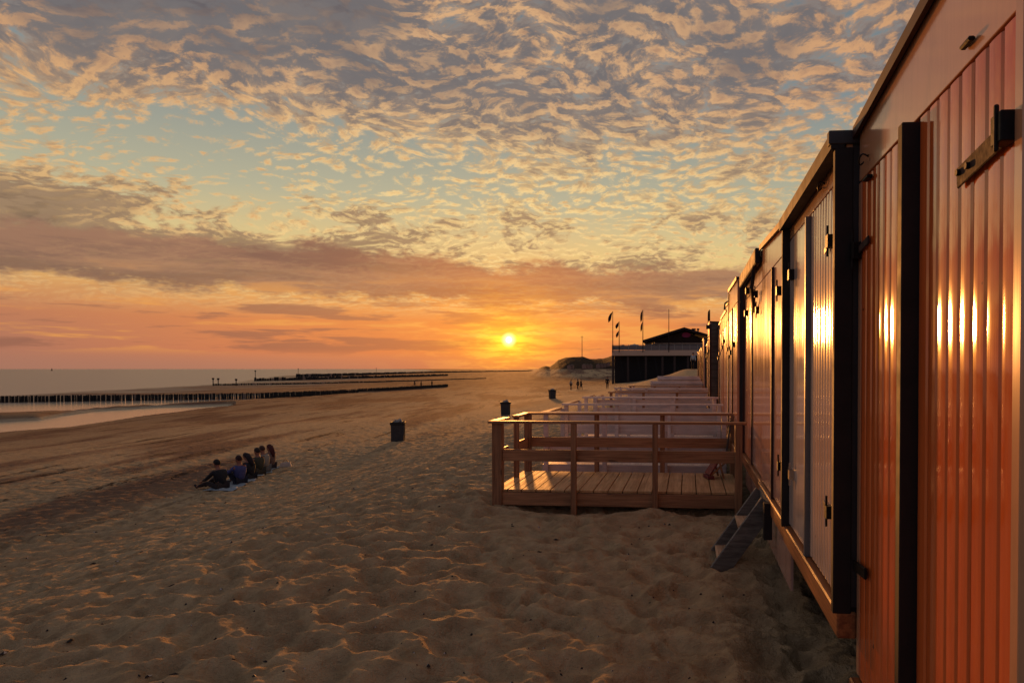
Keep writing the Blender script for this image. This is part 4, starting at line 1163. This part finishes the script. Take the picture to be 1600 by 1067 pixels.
    # flagpoles
    def flagpole(px, ytop, ybot, label, flags, wpx=3.2, Yf=Y0 - 1.2):
        x = at_y(px, 576, Yf).x; sc = Yf / 1100
        zb, zt = 1.8 + (576 - ybot) * sc, 1.8 + (576 - ytop) * sc
        q = thing('flagpole', (x, Yf, zb), 0, label, 'flagpole', 'flagpoles at the pavilion')
        MB().tube([(0, 0, -.2), (0, 0, zt - zb)], [.10, .06], 7).build('pole', M['dark'], q)
        for (y0_, y1_, wd, lx, c) in flags:
            za, zb_ = 1.8 + (576 - y0_) * sc - zb, 1.8 + (576 - y1_) * sc - zb
            vs = []; n1, n2 = 6, 9
            for i in range(n2 + 1):
                for j in range(n1 + 1):
                    f = i / n2; g_ = j / n1
                    vs.append((-.08 - g_ * wd * (.55 + .45 * math.sin(f * 2.6 + .4)) + lx * f, .10 * math.sin(g_ * 7 + f * 3), za + (zb_ - za) * f - g_ * .5))
            fs = [(i * (n1 + 1) + j, i * (n1 + 1) + j + 1, (i + 1) * (n1 + 1) + j + 1, (i + 1) * (n1 + 1) + j) for i in range(n2) for j in range(n1)]
            o_ = MB().add(vs, fs).build('flag', cloth(c), q, smooth=True); o_.modifiers.new('s', 'SOLIDIFY').thickness = .02
    flagpole(957.5, 486, 549, 'leftmost flagpole at the pavilion corner with one limp flag swung left', ((487, 500, .75, -.35, (60, 26, 26)),))
    flagpole(967.5, 502, 549, 'thin short flagpole right of the leftmost one with two small flags', ((502.5, 510, .7, -.1, (70, 30, 26)), (516.5, 524, .6, -.1, (66, 26, 26))))
    flagpole(1004.5, 484, 549, 'second tall flagpole of the pavilion with two narrow hanging flags', ((485, 500, .45, -.1, (70, 34, 28)), (503, 515, .4, -.1, (70, 30, 26))))
    flagpole(1045, 483, 549, 'slim bare flagpole in front of the left roof slope', ())
    flagpole(1109, 485, 560, 'dark flagpole at the right of the pavilion behind the hut roofs', ((484, 512, .42, .1, (48, 22, 22)),))
pavilion()
# thin mast by the dune
Ym = 360; x = at_y(909.5, 576, Ym).x
t = thing('signal_mast', (x, Ym, gz(x, Ym)), 0, 'thin tall mast in front of the dark dune', 'mast')
b = MB(); zt_ = 1.8 + (576 - 524) * Ym / 1100 - t.location.z
MB().tube([(0, 0, -.5), (0, 0, zt_)], [.22, .12], 6).build('pole', M['grey_wood'], t)
MB().bar((-.8, 0, zt_ - .8), (.8, 0, zt_ - .8), .12, .12).build('cross_arm', M['grey_wood'], t)
# small pale huts at the foot of the dune
for i, px in enumerate((889, 893, 912, 917, 922, 934, 939, 944, 950)):
    Yh = 300 + i * 2; x = at_y(px, 576, Yh).x
    z = gz(x, Yh)
    t = thing('distant_hut', (x, Yh, z), 0, 'tiny pale beach hut at the foot of the distant dune', 'beach hut', 'tiny huts at the foot of the dune')
    b = MB(); b.add([(-.8, 0, 0), (.8, 0, 0), (.8, 2, 0), (-.8, 2, 0), (-.8, 0, 1.7), (.8, 0, 1.7), (.8, 2, 1.7), (-.8, 2, 1.7), (0, 0, 2.1), (0, 2, 2.1)],
        [(0, 1, 5, 8, 4), (1, 2, 6, 5), (2, 3, 7, 9, 6), (3, 0, 4, 7)]); b.build('wall', cloth((170, 130, 110)), t)
    b = MB(); b.hexa([(-.95, -.1, 1.62), (0, -.1, 2.11), (0, 2.1, 2.11), (-.95, 2.1, 1.62), (-.95, -.1, 1.72), (0, -.1, 2.22), (0, 2.1, 2.22), (-.95, 2.1, 1.72)])
    b.hexa([(0.001, -.1, 2.11), (.95, -.1, 1.62), (.95, 2.1, 1.62), (0.001, 2.1, 2.11), (0.001, -.1, 2.22), (.95, -.1, 1.72), (.95, 2.1, 1.72), (0.001, 2.1, 2.22)]); b.build('roof', M['grey_wood'], t)

# bits of shell, straw and dry weed scattered on the near sand
def debris():
    rng = random.Random(11); vs = []; fs = []; mi = []
    for k in range(1000):
        d = 2.6 * (1.9 ** (rng.random() * 4.0)); a = rng.uniform(-.95, .10)
        x = d * math.sin(a); y_ = d * math.cos(a)
        if x > .55 or (8.9 < y_ and -2.7 < x): continue
        z = gz(x, y_); n = rng.randint(4, 6); s_ = rng.uniform(.004, .012) * (1 + d * .06); st = rng.choice((1, 1, 2.6)); ro = rng.uniform(0, 3.1); i = len(vs)
        for j in range(n):
            t_ = 6.283 * j / n; u = s_ * st * math.cos(t_) * rng.uniform(.7, 1.2); w_ = s_ * math.sin(t_) * rng.uniform(.7, 1.2)
            vs.append((x + u * math.cos(ro) - w_ * math.sin(ro), y_ + u * math.sin(ro) + w_ * math.cos(ro), z - .002))
        vs.append((x, y_, z + s_ * .8))
        for j in range(n): fs.append((i + j, i + (j + 1) % n, i + n)); mi.append(0 if rng.random() < .8 else 1)
    b = MB(); b.v = vs; b.f = fs; b.mi = mi
    o = b.build('beach_debris', [plain_mat('dry_weed', (46, 36, 30), .9), plain_mat('shell_bits', (190, 176, 160), .6)])
    tag(o, 'specks of dry weed and broken shell strewn over the sand', None, None, 'stuff')
debris()
